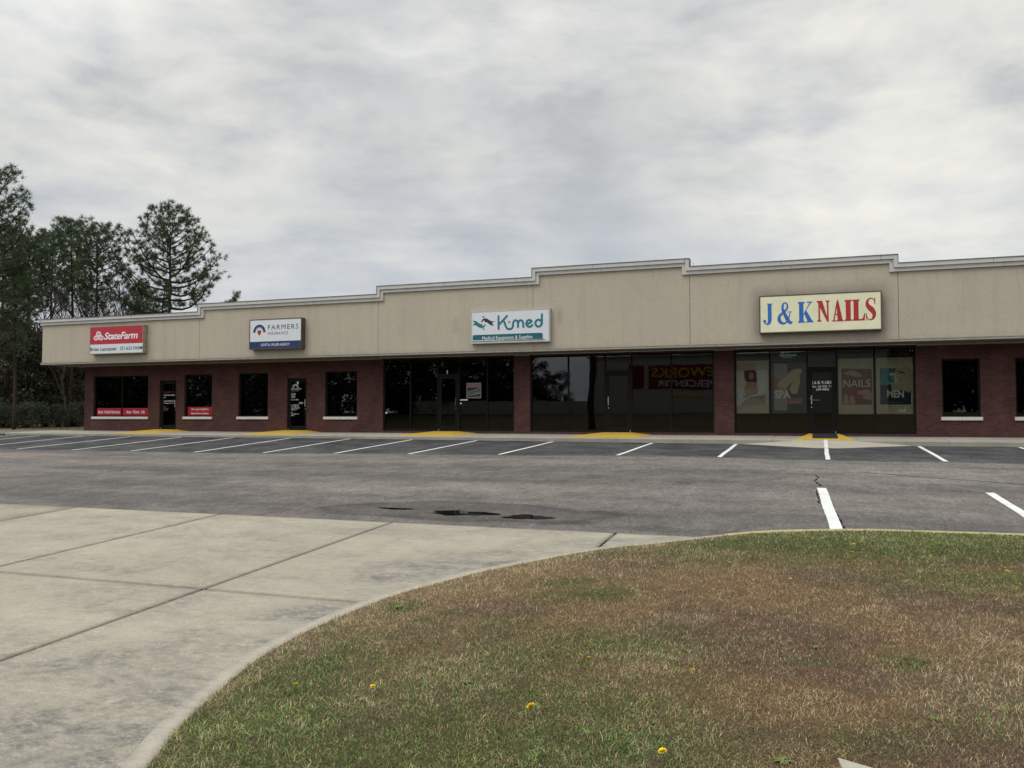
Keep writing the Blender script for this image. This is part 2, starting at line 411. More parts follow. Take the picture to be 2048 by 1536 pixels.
def inside(u, d):
    """left-edge test: crossing number with the closed island polygon"""
    P = np.vstack([EC, [[30, -6.5]]]); c = np.zeros(u.shape, bool); n = len(P)
    for i in range(n):
        a, b = P[i], P[(i+1) % n]
        if a[1] == b[1]: continue
        k = ((a[1] > d) != (b[1] > d)) & (u < (b[0]-a[0])*(d-a[1])/(b[1]-a[1])+a[0]); c ^= k
    return c
def lawn_z(u, d, s=None):
    if s is None: s = dist_edge(u, d)
    raised = sstep(-2.2, -.4, u)*sstep(9.5, 11.0, d)          # behind the raised kerb
    return G0(u, d)+.012+.085*raised+.30*(1-np.exp(-s/5.0))+.02*(N1.f(u*1.2, d*1.2, 3)-.5)*np.clip(s*2, 0, 1)

# green / straw / brown patches of the turf
GREEN = [(1180,1190,.35,.12,.8),(1200,1290,.45,.2,.8),(1150,1165,.3,.1,.6),(800,1218,.12,.1,.9),(870,1235,.12,.06,.6),(1780,1078,1.9,.30,1.4),(1950,1090,1.6,.3,1.4),
         (1650,1082,.8,.3,1.2),(1500,1075,.8,.12,.7),(1960,1160,.7,.3,.7),(600,1400,.5,.35,.75),(560,1480,.6,.3,1.0),(700,1340,.6,.4,.6),(900,1370,.9,.35,.55),(1030,1330,.6,.3,.55),
         (750,1500,.8,.3,.9),(950,1480,.8,.3,.85),(1100,1500,.7,.3,.85),(1250,1520,.6,.2,.6),(1170,1420,.5,.2,.7),(1300,1380,.4,.15,.45),(860,1280,.5,.2,.35),(1620,1325,.12,.05,.6),
         (1800,1325,.1,.06,.9),(1450,1120,.5,.15,.5),(1590,1125,.4,.12,.5),(1700,1480,.3,.1,.5),(2000,1450,.3,.15,.4),(1080,1400,.5,.2,.7),(400,1500,.3,.3,.4),(1960,1120,1.2,.2,.6)]
def ground_hit(px, py):
    r = direction(px, py)
    def z_at(t):
        p = CAM+r*t; u, d = p.x, p.y-YO; ua, da_ = np.array([u]), np.array([d])
        return p, (float(lawn_z(ua, da_)[0]) if inside(ua, da_)[0] else gz(u, d))
    t = 2.5
    while t < 40:
        p, z = z_at(t)
        if p.z < z: break
        t += .35
    lo, hi = t-.35, t
    for _ in range(9):
        m_ = (lo+hi)/2; p, z = z_at(m_)
        if p.z < z: hi = m_
        else: lo = m_
    return p.x, p.y-YO, z
GP = []
for (px, py, a, b, w) in GREEN:
    u, d, z = ground_hit(px, py); GP.append((u, d, a, b, w))
def turf(u, d, s):
    g = np.zeros(u.shape)
    wu = u+.35*(N1.f(u*2, d*2, 4)-.5); wd = d+.35*(N2.f(u*2, d*2, 4)-.5)
    for (pu, pd, a, b, w) in GP:
        x = (wu-pu)*CS+(wd-pd)*SN; y = -(wu-pu)*SN+(wd-pd)*CS
        g = np.maximum(g, w*np.exp(-.5*((x/a)**2+(y/(b*1.6))**2)))
    nz = N3.f(u*3.1, d*3.1, 5)
    g = np.clip(g*(.65+1.3*nz)+.35*sstep(.56, .72, N1.f(u*1.7+3, d*1.7, 5))*(.3+.7*sstep(0, -3., u)), 0, 1)*.85
    straw = np.clip(np.exp(-s/.75)*1.15+.65*sstep(.52, .7, N2.f(u*.9+7, d*.9+2, 4)), 0, 1)
    purple = sstep(.45, .62, N1.f(u*1.1+40, d*1.1+11, 4))
    return g, straw, purple
def turf_col(u, d, s, rnd, soil=False):
    g, st, pu = turf(u, d, s)
    C = lambda *c: np.array(c)
    brown = C(.290, .195, .105); purp = C(.225, .150, .098); straw = C(.42, .33, .20); green = C(.130, .205, .048); gd = C(.085, .120, .038)
    base_ = brown*(1-pu[:, None])+purp*pu[:, None]
    c = np.where((rnd[:, 0] < st*.62+.10)[:, None], straw*(.7+.5*rnd[:, 1:2]), base_*(.65+.75*rnd[:, 1:2]))
    gm = rnd[:, 2] < np.clip(g*.80+.04, 0, .85)
    gc = green*(.7+.6*rnd[:, 1:2]); gc = np.where((rnd[:, 3] < .4)[:, None], gd*(.8+.7*rnd[:, 1:2]), gc)
    c = np.where(gm[:, None], gc, c)
    if not soil:
        cl_ = N2.f(u*11, d*11, 3); c = c*(.90+.50*sstep(.3, .7, cl_))[:, None]
    if soil:
        c = base_*(1-st[:, None]*.5)+straw*st[:, None]*.5; c = c*(1-g[:, None]*.75)+gd*g[:, None]*.75; c = c*.5
    return c, gm
# lawn soil sheet: rows from the outline to the right
rows = np.concatenate([np.arange(-6.4, 11.0, .12), np.arange(11.0, 12.1, .03)])
def left_u(d):
    k = EC[:, 1]; return np.interp(d, k, EC[:, 0])
tt = np.concatenate([np.linspace(0, .2, 26), np.linspace(.2, 1, 60)[1:]])
UU = []; DD = []
for d in rows:
    l = left_u(d)+.01; UU.append(l+(22-l)*tt**1.25); DD.append(np.full(len(tt), d))
UU = np.array(UU); DD = np.array(DD); nu = len(tt)
S = dist_edge(UU.ravel(), DD.ravel()); Z = lawn_z(UU.ravel(), DD.ravel(), S)
Vl = np.stack([UU.ravel(), DD.ravel()+YO, Z], 1); i = (np.arange(len(rows)-1)[:, None]*nu+np.arange(nu-1)[None]).ravel()
rn = RS.rand(len(Vl), 4); cc, _ = turf_col(UU.ravel(), DD.ravel(), S, rn, True)
o = npmesh('lawn', Vl, [np.stack([i, i+1, i+nu+1, i+nu], 1)], M['lawn'], attrs={'col': cc}, smooth=True); tag(o, kind='structure')

# utility slab position: leave it free of blades
SLU, SLD, SLZ = ground_hit(1676, 1519)
# grass blades
NB = 1220000
dep = 2.6+(17-2.6)*RS.rand(NB)**1.15; rr = np.where(np.arange(NB) < 940000, RS.rand(NB)*1.75-.85, .9+RS.rand(NB)*1.5)
bu = dep*(-SN+CS*rr); bd = dep*(CS+SN*rr)
k = inside(bu, bd) & (bd > -6); bu, bd = bu[k], bd[k]; dep = dep[k]
s = dist_edge(bu, bd); n = len(bu); rn = RS.rand(n, 6)
rd = direction(1676, 1519)
col, gm = turf_col(bu, bd, s, rn)
z = lawn_z(bu, bd, s)-.003
g_, st_, _ = turf(bu, bd, s)
ln = (.014+.020*rn[:, 4])*(1+.45*st_)*(1+.035*dep); ln = np.where(rn[:, 5] > .97, ln*1.7, ln)*(.6+.8*N2.f(bu*9, bd*9, 3))
wd = (.0022+.0016*RS.rand(n))*(.75+.06*dep); wd = np.where(gm, wd*1.5, wd); ln = np.where(gm, ln*.8, ln)
az = RS.rand(n)*2*np.pi; tilt = np.radians(25+62*RS.rand(n)**.7)
hx, hy = np.cos(az), np.sin(az); px_, py_ = -hy, hx
B = np.stack([bu, bd+YO, z], 1)
def off(fr, w, lift):
    c = np.stack([hx*ln*fr*np.sin(tilt), hy*ln*fr*np.sin(tilt), ln*lift*np.cos(tilt)], 1)
    return B+c+np.stack([px_*w, py_*w, np.zeros(n)], 1)
Vb = np.stack([off(0, -wd/2, 0), off(0, wd/2, 0), off(.5, -wd*.42, .62), off(.5, wd*.42, .62), off(1.1, 0*wd, .95)], 1).reshape(-1, 3)
b5 = np.arange(n)*5
o = npmesh('grass', Vb, [np.stack([b5, b5+1, b5+3, b5+2], 1), np.stack([b5+2, b5+3, b5+4], 1)], M['blade'], attrs={'col': np.repeat(col, 5, 0)})
tag(o, 'short dormant brown and green turf covering the lawn island', 'grass', kind='stuff')

# ------------------------------------------------------------------ concrete drive (slabs with joints)
def drive_stain(U, D):
    s = dist_edge(U, D)
    st = np.zeros(U.shape)
    for (px, py, a, b, w) in [(920,1130,.9,.14,.75),(830,1150,.6,.12,.6),(1000,1108,.7,.16,.5),(1090,1105,.5,.12,.4),(700,1228,.7,.12,.6),(560,1232,.9,.10,.5),(470,1290,.8,.14,.45),(330,1300,.7,.16,.4),
                              (350,1390,.8,.14,.5),(180,1420,.8,.12,.55),(180,1515,.6,.12,.8),(300,1345,.5,.1,.5),(60,1500,.5,.1,.5),(620,1065,1.1,.2,.22),(420,1110,.9,.25,.2),(1180,1085,.7,.1,.45),(60,1350,.8,.2,.3),(250,1465,.5,.08,.5)]:
        r = direction(px, py); t = 3.
        while (CAM+r*t).z > gz((CAM+r*t).x, (CAM+r*t).y-YO): t += .03
        p = CAM+r*t; u0, d0 = p.x, p.y-YO
        ang = .55 if px > 780 else .95
        x = (U-u0)*math.cos(ang)+(D-d0)*math.sin(ang); y = -(U-u0)*math.sin(ang)+(D-d0)*math.cos(ang)
        st = np.maximum(st, w*np.exp(-.5*((x/a)**2+(y/(b*1.7))**2)))
    nz = N2.f(U*2.4+3*N1.f(U, D), D*5, 5); st = st*sstep(.28, .52, nz)*1.05
    st = st+.26*sstep(.45, .7, N1.f(U*.8, D*2.2, 5))+.22*sstep(.45, .7, N3.f(U*3, D*3, 4))+.10
    return np.clip(st, 0, .95)
ju = [-40, -31.0, -27.8, -24.7, -21.6, -18.5, -15.4, -12.3, -9.22, -6.05, -2.59, 1.5]; jd = [-6.5, -1.3, 3.0, 7.29, 11.49]
VV = []; FF = []; off0 = 0; AT = []
for a, b in zip(ju[:-1], ju[1:]):
    for c, e in zip(jd[:-1], jd[1:]):
        g = .022; st_ = .09 if a > -13 else .4
        uu = np.linspace(a+g, b-g, max(3, int((b-a)/st_))); dd = np.linspace(c+g, e-(0 if e > 11 else g), max(3, int((e-c)/st_)))
        U, D_, V, FC = grid(uu, dd, lambda u, d: G0(u, d)+.004)
        # skirts so the joints read as grooves
        nu_, nd_ = len(uu), len(dd)
        ring = list(range(nu_))+[nu_*r+nu_-1 for r in range(1, nd_)]+[nu_*(nd_-1)+q for q in range(nu_-2, -1, -1)]+[nu_*r for r in range(nd_-2, 0, -1)]
        low = V[ring].copy(); low[:, 2] -= .06; m0 = len(V); V = np.vstack([V, low]); k = len(ring)
        q = np.arange(k); FC = np.vstack([FC, np.stack([np.array(ring)[q], m0+q, m0+(q+1) % k, np.array(ring)[(q+1) % k]], 1)])
        VV.append(V); FF.append(FC+off0); off0 += len(V)
        AT.append(np.concatenate([drive_stain(U, D_), np.full(k, 1.6)]))
o = npmesh('driveway', np.vstack(VV), [np.vstack(FF)], M['drive'], attrs={'stain': np.concatenate(AT)}); tag(o, kind='structure')
U, D_, V, FC = grid(np.arange(-40, 1.6, 1.), np.arange(-6.5, 11.5, .5), lambda u, d: G0(u, d)-.010)
o = npmesh('driveway_base', V, [FC], M['crack']); tag(o, kind='structure')

# pale kerb ribbon beside the lawn, turning into a raised kerb along the asphalt
nrm = np.zeros_like(EC); tg = np.gradient(EC, axis=0); tg /= np.linalg.norm(tg, axis=1)[:, None]; nrm[:, 0] = -tg[:, 1]; nrm[:, 1] = tg[:, 0]
def strip(a, b, zf, i0, i1, drop=.2):
    P = EC[i0:i1]; Nn = nrm[i0:i1]; n_ = len(P); out = P+Nn*a; inn = P+Nn*b
    zo = zf(out[:, 0], out[:, 1]); zi = zf(inn[:, 0], inn[:, 1])
    V = np.vstack([np.c_[out[:, 0], out[:, 1]+YO, zo-drop], np.c_[out[:, 0], out[:, 1]+YO, zo], np.c_[inn[:, 0], inn[:, 1]+YO, zi], np.c_[inn[:, 0], inn[:, 1]+YO, zi-drop]])
    q = np.arange(n_-1); F_ = [np.stack([q+k*n_, q+1+k*n_, q+1+(k+1)*n_, q+(k+1)*n_], 1) for k in range(3)]
    return V, np.vstack(F_)
RAI = lambda u, d: G0(u, d)+.008+.085*sstep(-2.2, -.4, u)*sstep(9.5, 11.0, d)
i_r = int(np.argmax(EC[:, 1] > 11.2))
V, FC = strip(.15, -.03, RAI, 0, len(EC)); 
o = npmesh('lawn_kerb', V, [FC], M['ribbon'], attrs={'stain': np.clip(N1.f(V[:, 0]*3, V[:, 1]*3)*.7-.15, 0, .5)}); tag(o, kind='structure')
V, FC = strip(.151, .02, lambda u, d: RAI(u, d)+.004, i_r+2, len(EC), .05)
o = npmesh('kerb_paint', V, [FC], M['oldyellow']); tag(o, kind='structure')

# ------------------------------------------------------------------ sidewalk with kerb
mb = MB(); XL, XR = -34.3, 16.0
segs = [XL]; x = XL
while x < XR: x = min(x+2.55, XR); segs.append(x)
segs = [XL]+[-31.6+2.53*i for i in range(19)]
DROP = (-1.95, 3.05)
for a, b in zip(segs[:-1], segs[1:]):
    g = .006
    zc = -.063
    mb.slab([(a+g, -2.36), (b-g, -2.36), (b-g, -.0), (a+g, -.0)], -.3, lambda p: -.063*min(1, -p[1]/2.5))
o = mb.build('sidewalk', M['walk']); tag(o, kind='structure')
mb = MB()
for a, b in zip(segs[:-1], segs[1:]):
    for (c, e) in [(a, min(b, -.3)), (max(a, 1.0), b)]:
        if e-c < .05: continue
        g = .004
        mb.add([(c+g,-2.5,-.6),(e-g,-2.5,-.6),(e-g,-2.5,-.088),(c+g,-2.5,-.088),(c+g,-2.475,-.066),(e-g,-2.475,-.066),(e-g,-2.364,-.062),(c+g,-2.364,-.062),(c+g,-2.364,-.6),(e-g,-2.364,-.6)],
               [(0,1,2,3),(3,2,5,4),(4,5,6,7),(7,6,9,8),(0,3,4,7,8),(1,9,6,5,2)])
o = mb.build('kerb', M['kerb']); tag(o, kind='structure')
mb = MB(); mb.slab([(XL+.01, -2.44), (XR, -2.44), (XR, 8), (XL+.01, 8)], -.6, -.09); o = mb.build('sidewalk_base', M['crack']); tag(o, kind='structure')
# built-up concrete apron before the salon door
ap = thing('kerb_ramp', 'pale worn concrete apron rising from the asphalt to the salon kerb', 'ramp', (.35, -2.9, -.2))
mb = MB()
P = [(-2.15, -2.51), (2.8, -2.51), (.75, -3.95), (-.05, -3.95)]
zt = [gz(-2.15, 28)+.004, gz(2.8, 28)+.004, gz(.75, 26.55)+.006, gz(-.05, 26.55)+.006, -.068, -.068]
P6 = [(-2.15, -2.51), (-.3, -2.51), (1.0, -2.51), (2.8, -2.51), (.75, -3.95), (-.05, -3.95)]
z6 = [gz(-2.15, 28)+.004, -.07, -.07, gz(2.8, 28)+.004, gz(.75, 26.55)+.006, gz(-.05, 26.55)+.006]
mb.add([(p[0], p[1], z) for p, z in zip(P6, z6)]+[(p[0], p[1], -.7) for p in P6],
       [(0, 5, 1), (1, 5, 4, 2), (2, 4, 3), (0, 6, 11, 5), (5, 11, 10, 4), (4, 10, 9, 3), (3, 9, 8, 2), (2, 8, 7, 1), (1, 7, 6, 0)])
mb.build('apron', M['ribbon'], ap)
mb = MB(); mb.box(-.294, .994, -2.5, -2.364, -.6, -.0665); mb.build('dropped_kerb', M['kerb'], ap)

# yellow door ramps
def ramp(ul, ur, fl_l, fl_r, fr_l, fr_r, label, top=.085, yf=-2.25):
    r = thing('door_ramp', label, 'ramp', ((ul+ur)/2, -1.1, 0), 'yellow wedge ramps at the shop doors')
    zf = -.063*(-yf/2.5)+.006
    V = [(ul, -.02, top), (ur, -.02, top), (ul, -.25, top), (ur, -.25, top), (fr_l, yf, zf), (fr_r, yf, zf), (fl_l, -.02, .004), (fl_r, -.02, .004)]
    m_ = MB(); m_.add(V+[(v[0], v[1], -.08) for v in V], [(0, 2, 3, 1), (2, 4, 5, 3), (6, 4, 2, 0), (1, 3, 5, 7), (4, 12, 13, 5), (6, 14, 12, 4), (5, 13, 15, 7)])
    m_.build('wedge', M['yellow'], r); return r
ramp(-27.95, -26.95, -28.6, -26.2, -28.5, -26.4, 'yellow painted wedge ramp at the insurance door under the red sign')
ramp(-21.15, -20.12, -21.9, -19.4, -21.9, -19.6, 'yellow painted wedge ramp at the door under the white and navy sign')
ramp(-14.1, -13.15, -14.8, -12.3, -14.9, -12.5, 'yellow painted wedge ramp at the vacant unit with the for lease sign')
ramp(-7.3, -6.25, -8.0, -5.5, -8.1, -5.6, 'yellow painted wedge ramp at the reflective storefront door between two brick pillars')
r_ = ramp(-.14, .83, -.2, .9, -.58, 1.22, 'yellow painted wedge ramp under the black mat at the salon door', .085, -2.44)
mt = MB(); mt.add([(-.03, -2.0, -.022), (.74, -2.0, -.022), (.74, -.27, .088), (-.03, -.27, .088), (-.03, -2.0, -.036), (.74, -2.0, -.036), (.74, -.27, .080), (-.03, -.27, .080)],
                  [(0,1,2,3), (7,6,5,4), (0,4,5,1), (1,5,6,2), (2,6,7,3), (3,7,4,0)])
for i, v in enumerate(mt.v): mt.v[i] = (v[0], v[1], v[2]+.012)
o = mt.build('doormat', M['mat']); tag(o, 'black rubber mat lying on the yellow ramp at the salon door', 'doormat')

# parking stripes
mb = MB()
def stripe(u0, d0, u1, d1, w=.10, k=12):
    dx, dy = u1-u0, d1-d0; L = math.hypot(dx, dy); nx, ny = -dy/L*w/2, dx/L*w/2
    n0 = len(mb.v); jj = 0
    for i in range(k+1):
        t = i/k; u = u0+dx*t+random.uniform(-.002, .002)+.005*math.sin(t*9+u0); d = d0+dy*t; w2 = 1+random.uniform(-.03, .03)
        for sg in (-1, 1):
            a, b = u+sg*nx*w2, d+sg*ny*w2; mb.v.append((a, b+YO, gz(a, b)+.007))
    for i in range(k): q = n0+2*i; mb.f.append((q, q+2, q+3, q+1))
for u in (-40.0, -37.4, -34.7, -32.0, -29.5, -26.9, -24.3, -21.75, -19.1, -16.46, -13.85, -11.3, -8.45, -5.03, -2.33, 2.97, 5.6, 8.3, 11.0):
    stripe(u, 27.82, u+.02, 22.45+random.uniform(-.06, .06), .11, 24)
stripe(.35, 26.45, .33, 22.4, .11, 20); stripe(.29, 12.3, .13, 16.9, .165, 40); stripe(2.98, 12.3, 2.93, 16.9, .14, 30); stripe(5.7, 12.3, 5.65, 16.9, .13, 30); stripe(8.4, 12.3, 8.4, 16.9, .13, 30)
for v in list(mb.v): pass
n0 = len(mb.v); mb.add([(.30, -2.35, -.0535), (.41, -2.35, -.0535), (.41, -2.5, -.0605), (.30, -2.5, -.0605), (.30, -3.95, z6[5]+.006), (.41, -3.95, z6[5]+.006)], [(3, 2, 1, 0), (4, 5, 2, 3)])
o = mb.build('parking_lines', M['line']); tag(o, kind='structure')
# cracks
mb = MB()
def crack(pts, w):
    P = []
    for (a, b) in zip(pts[:-1], pts[1:]):
        k = max(2, int(math.hypot(a[0]-b[0], a[1]-b[1])/.12))
        for i in range(k): t = i/k; P.append((a[0]+(b[0]-a[0])*t+random.uniform(-.025, .025), a[1]+(b[1]-a[1])*t+random.uniform(-.03, .03)))
    n0 = len(mb.v)
    for (u, d) in P:
        ww = w*random.uniform(.3, 1.2)
        mb.v += [(u-ww*.5, d-ww*.5+YO, gz(u-ww*.5, d-ww*.5)+.005), (u+ww*.5, d+ww*.5+YO, gz(u+ww*.5, d+ww*.5)+.005)]
    for i in range(len(P)-1): q = n0+2*i; mb.f.append((q, q+1, q+3, q+2))
crack([(.12, 17.2), (.0, 18.0), (.1, 18.5), (.02, 19.2)], .035)
crack([(.36, 12.9), (.33, 13.6), (.26, 14.2)], .05); crack([(.39, 12.3), (.36, 12.9)], .07); crack([(.03, 16.6), (.06, 15.4), (.1, 14.8)], .03)
crack([(-60, 22.25), (-30, 22.3), (-14, 22.3), (-5, 22.25), (6, 22.3), (20, 22.3)], .03)
crack([(-40, 20.1), (-20, 20.0), (-8, 20.15), (-2.6, 20.05)], .02); crack([(-2.0, 19.6), (1.0, 19.7), (3.2, 18.6), (5, 17.2), (6, 15.5)], .025)
crack([(-6.2, 19.3), (-5.9, 19.9), (-5.4, 20.6)], .02)
crack([(-36, 17.3), (-22, 17.2), (-12, 17.4)], .018)
o = mb.build('asphalt_cracks', M['crack']); tag(o, kind='structure')
# puddle
mb = MB()
for (pu, pd, a, b) in PUD:
    L = float(G0(pu, pd)); P = []
    for i in range(56):
        q = 2*math.pi*i/56; rr_ = 1+.22*math.sin(3*q+pu)+.13*math.sin(7*q+1)+random.uniform(-.07, .07)
        P.append((pu+a*1.12*rr_*math.cos(q), pd+YO+b*1.15*rr_*math.sin(q)))
    n0 = len(mb.v); mb.v += [(p[0], p[1], L-.004) for p in P]; mb.f.append(tuple(range(n0, n0+56)))
o = mb.build('puddle_water', M['water']); tag(o, kind='structure')
mb = MB()
for i in range(150):
    u = random.uniform(-28, 6); d = random.choice([random.uniform(20, 27.8), random.uniform(27.3, 27.9), random.uniform(12, 27)]); q = random.uniform(0, 6.28); L = random.uniform(.012, .035); z = gz(u, d)+.012
    P = [(u+L*math.cos(q+k), d+YO+L*math.sin(q+k)*.6, z+random.uniform(0, .012)) for k in (0, 1.7, 3.3, 4.6)]; n0 = len(mb.v); mb.v += P; mb.f.append((n0, n0+1, n0+2, n0+3))
o = mb.build('leaf_litter', plain('litter_tan', (.30, .25, .19), .8)); tag(o, 'tiny dry leaves and paper scraps scattered over the asphalt', 'litter', kind='stuff')
# ------------------------------------------------------------------ the building
mall = thing('strip_mall', 'long single storey brick strip mall with stepped beige stucco parapet', 'building', (-12, 4, 0))
WL, WR, SOF = -32.34, 16.0, 3.05
sill_z, head_z = .66, 2.545
WIN = [(-31.80, -28.58), (-26.53, -25.03), (-23.62, -22.09), (-19.25, -17.73), (3.97, 5.08), (6.07, 7.2)]
DOORS = [(-27.92, -26.98), (-21.12, -20.15)]
SF = [(-16.52, -10.84), (-10.19, -3.30), (-2.61, 3.20)]
mb = MB(); ops = sorted([(a, b, sill_z, head_z) for a, b in WIN]+[(a, b, .08, 2.285) for a, b in DOORS]+[(a, b, .085, 2.99) for a, b in SF]+[(9.0, 12.4, .085, 2.99)])
x = WL
for (a, b, z0, z1) in ops:
    mb.box(x, a, 0, .25, -.3, SOF); mb.box(a, b, 0, .25, -.3, z0); mb.box(a, b, 0, .25, z1, SOF); x = b
mb.box(x, WR, 0, .25, -.3, SOF)
mb.box(WL, WL+.25, .25, 14, -.3, SOF); mb.box(WR-.25, WR, .25, 14, -.3, SOF); mb.box(WL+.25, WR-.25, 13.75, 14, -.3, SOF)
mb.build('brick_wall', M['brick'], mall)
mb = MB(); mb.box(WL+.25, WR-.25, .25, 13.7, -.05, .07); mb.box(WL+.25, WR-.25, 6.0, 6.1, .07, 3.0)
for x in (-24.4, -16.9, -10.5, -2.95, 3.55): mb.box(x-.06, x+.06, .26, 6.0, .07, 3.0)
mb.box(WL+.25, WR-.25, .26, 6.1, 3.0, 3.04); mb.build('interior', M['inside'], mall)
# stepped fascia and cornice
STEPS = [-24.65, -16.05, -9.64, -3.95, 2.60, 9.2]; TOPS = [5.12, 5.45, 5.76, 6.09, 5.81, 5.53, 5.2]
FL, FR = -33.56, 17.2; FY = -1.3
xs = [FL]+STEPS+[FR]
mb = MB()
for i in range(len(TOPS)):
    g = .007
    mb.box(xs[i]+(g if i else 0), xs[i+1]-(g if i < len(TOPS)-1 else 0), FY, FY+.15, 3.14, TOPS[i]-.03)
mb.box(FL, FL+.15, FY+.15, 14.2, 3.14, 5.09); mb.box(FR-.15, FR, FY+.15, 14.2, 3.14, 5.17)
mb.build('fascia', M['stucco'], mall)
mb = MB()
for i in range(len(TOPS)): mb.box(xs[i]+(.0 if i else .16), xs[i+1], FY+.155, FY+.2, 3.2, min(TOPS[i], TOPS[i])-.05)
mb.build('fascia_backing', M['crack'], mall)
mb = MB(); mb.box(FL-.04, FR+.04, FY-.045, FY+.2, 3.05, 3.138); mb.box(FL-.04, FL+.15, FY+.2, 14.2, 3.05, 3.138)
mb.box(FL-.055, FR+.055, FY-.06, FY-.045, 3.118, 3.136)
mb.build('drip_edge', M['trim'], mall)
mb = MB(); mb.box(FL+.15, FR-.15, FY+.2, -.002, 3.052, 3.09); mb.box(FL+.15, WL-.002, -.002, 14, 3.052, 3.09); mb.build('soffit', M['soffit'], mall)
for a, b in [(WL-.02, -16.6), (-10.82, -10.21), (-3.27, -2.64), (3.22, 8.9)]: mb = MB(); mb.box(a, b, -.03, -.002, 3.0, 3.05); mb.build('wall_trim', M['trim'], mall)
mb = MB(); mb.box(WL, WR, .2, 14, 4.3, 4.4); mb.box(FL+.15, WL, .2, 14, 4.3, 4.4); mb.build('roof', M['roof'], mall)
def band(mb, w0, w1, y0, y1):
    """cornice band following the stepped top, from offset w0 to w1 below/inside the outline"""
    def path(w):
        P = [(FL-.02, TOPS[0]-w)]
        for i, sx in enumerate(STEPS):
            up = TOPS[i+1] > TOPS[i]
            xx = sx+w if up else sx-w
            P += [(xx, TOPS[i]-w), (xx, TOPS[i+1]-w)]
        P.append((FR+.02, TOPS[-1]-w)); return P
    A, B = path(w0), path(w1)
    for i in range(len(A)-1):
        mb.prism([A[i], A[i+1], B[i+1], B[i]], y0, y1)
mb = MB(); band(mb, 0, .125, FY-.13, FY-.0); band(mb, .127, .25, FY-.075, FY-.0)
mb.box(FL-.13, FL-.001, FY-.13, 14.2, 4.995, 5.12); mb.box(FL-.075, FL-.001, FY-.074, 14.2, 4.87, 4.993)
mb.build('cornice', M['cornice'], mall)
mb = MB()
for i in range(len(TOPS)):
    a = xs[i]-(.14 if i == 0 else 0); b = xs[i+1]
    if i and TOPS[i-1] > TOPS[i]: a += .0
    mb.box(a-(.012 if i and TOPS[i] > TOPS[i-1] else 0), b+(.012 if i < len(TOPS)-1 and TOPS[i] > TOPS[i+1] else 0), FY-.15, FY+.24, TOPS[i]+.002, TOPS[i]+.022)
for i, sx in enumerate(STEPS):
    lo, hi = sorted((TOPS[i], TOPS[i+1])); up = TOPS[i+1] > TOPS[i]
    mb.box(sx-(.014 if up else 0), sx+(0 if up else .014), FY-.15, FY+.24, lo+.023, hi)
x = FL+2.2
while x < FR:     # lap joints of the cap sheets
    i = sum(1 for s_ in STEPS if x > s_); zt_ = TOPS[i]
    mb.box(x, x+.012, FY-.134, FY-.131, zt_-.124, zt_); mb.box(x+.3, x+.31, FY-.079, FY-.076, zt_-.248, zt_-.128); x += 3.05+random.uniform(-.2, .2)
mb.build('cap_flashing', M['flash'], mall)
# windows
def frame(mb, a, b, z0, z1, y0, y1, w=.05):
    mb.box(a, a+w, y0, y1, z0, z1); mb.box(b-w, b, y0, y1, z0, z1); mb.box(a+w, b-w, y0, y1, z0, z0+w); mb.box(a+w, b-w, y0, y1, z1-w, z1)
for wi, (a, b) in enumerate(WIN):
    mb = MB(); frame(mb, a, b, sill_z, head_z, .10, .17)
    if b-a > 2.5: mb.box((a+b)/2-.025, (a+b)/2+.025, .10, .17, sill_z+.05, head_z-.05)
    w = mb.build('window', M['bronze'], mall)
    p = MB(); p.box(a+.05, b-.05, .13, .136, sill_z+.05, head_z-.05); p.build('pane', M['glass'], w)
    s_ = MB(); k = 4 if b-a > 2.5 else (3 if wi in (2,) else 2); L = (b-a+.10)/k
    for i in range(k): s_.box(a-.05+i*L+.003, a-.05+(i+1)*L-.003, -.06, .098, sill_z-.115, sill_z-.004)
    s_.build('sill', M['sill'], w)
    if wi < 4:
        bl = MB(); zz = sill_z+.06
        while zz < head_z-.06: bl.box(a+.06, b-.06, .28, .30, zz, zz+.03); zz += .045
        bl.build('blind', M['blind'], w)
def text(name, s, m, parent, cx, cz, w, h, Y, shear=0, bold=0, extrude=.002, align='C', spacing=1.0, rot=0):
    """lettering fitted to a width w and cap height h, in the plane Y, front towards -Y"""
    cu = bpy.data.curves.new(name, 'FONT'); cu.body = s; cu.size = 1; cu.shear = shear; cu.offset = bold; cu.extrude = 0; cu.space_character = spacing
    cu.resolution_u = 3
    ob = bpy.data.objects.new(name, cu); me0 = bpy.data.meshes.new_from_object(ob); bpy.data.objects.remove(ob)
    co = np.empty(len(me0.vertices)*3); me0.vertices.foreach_get('co', co); co = co.reshape(-1, 3)
    x0, x1 = co[:, 0].min(), co[:, 0].max(); z0, z1 = (0, .70) 
    X = (co[:, 0]-x0)/(x1-x0)*w; Zz = (co[:, 1]-z0)/(z1-z0)*h-h/2
    X = X-w/2 if align == 'C' else X
    c_, s__ = math.cos(rot), math.sin(rot)
    mb = MB(); mb.v = [(cx+a*c_-b*s__, Y, cz+a*s__+b*c_) for a, b in zip(X, Zz)]; mb.f = [tuple(p.vertices) for p in me0.polygons]
    bpy.data.meshes.remove(me0)
    if parent is None: return mb
    return mb.build(name, m, parent)
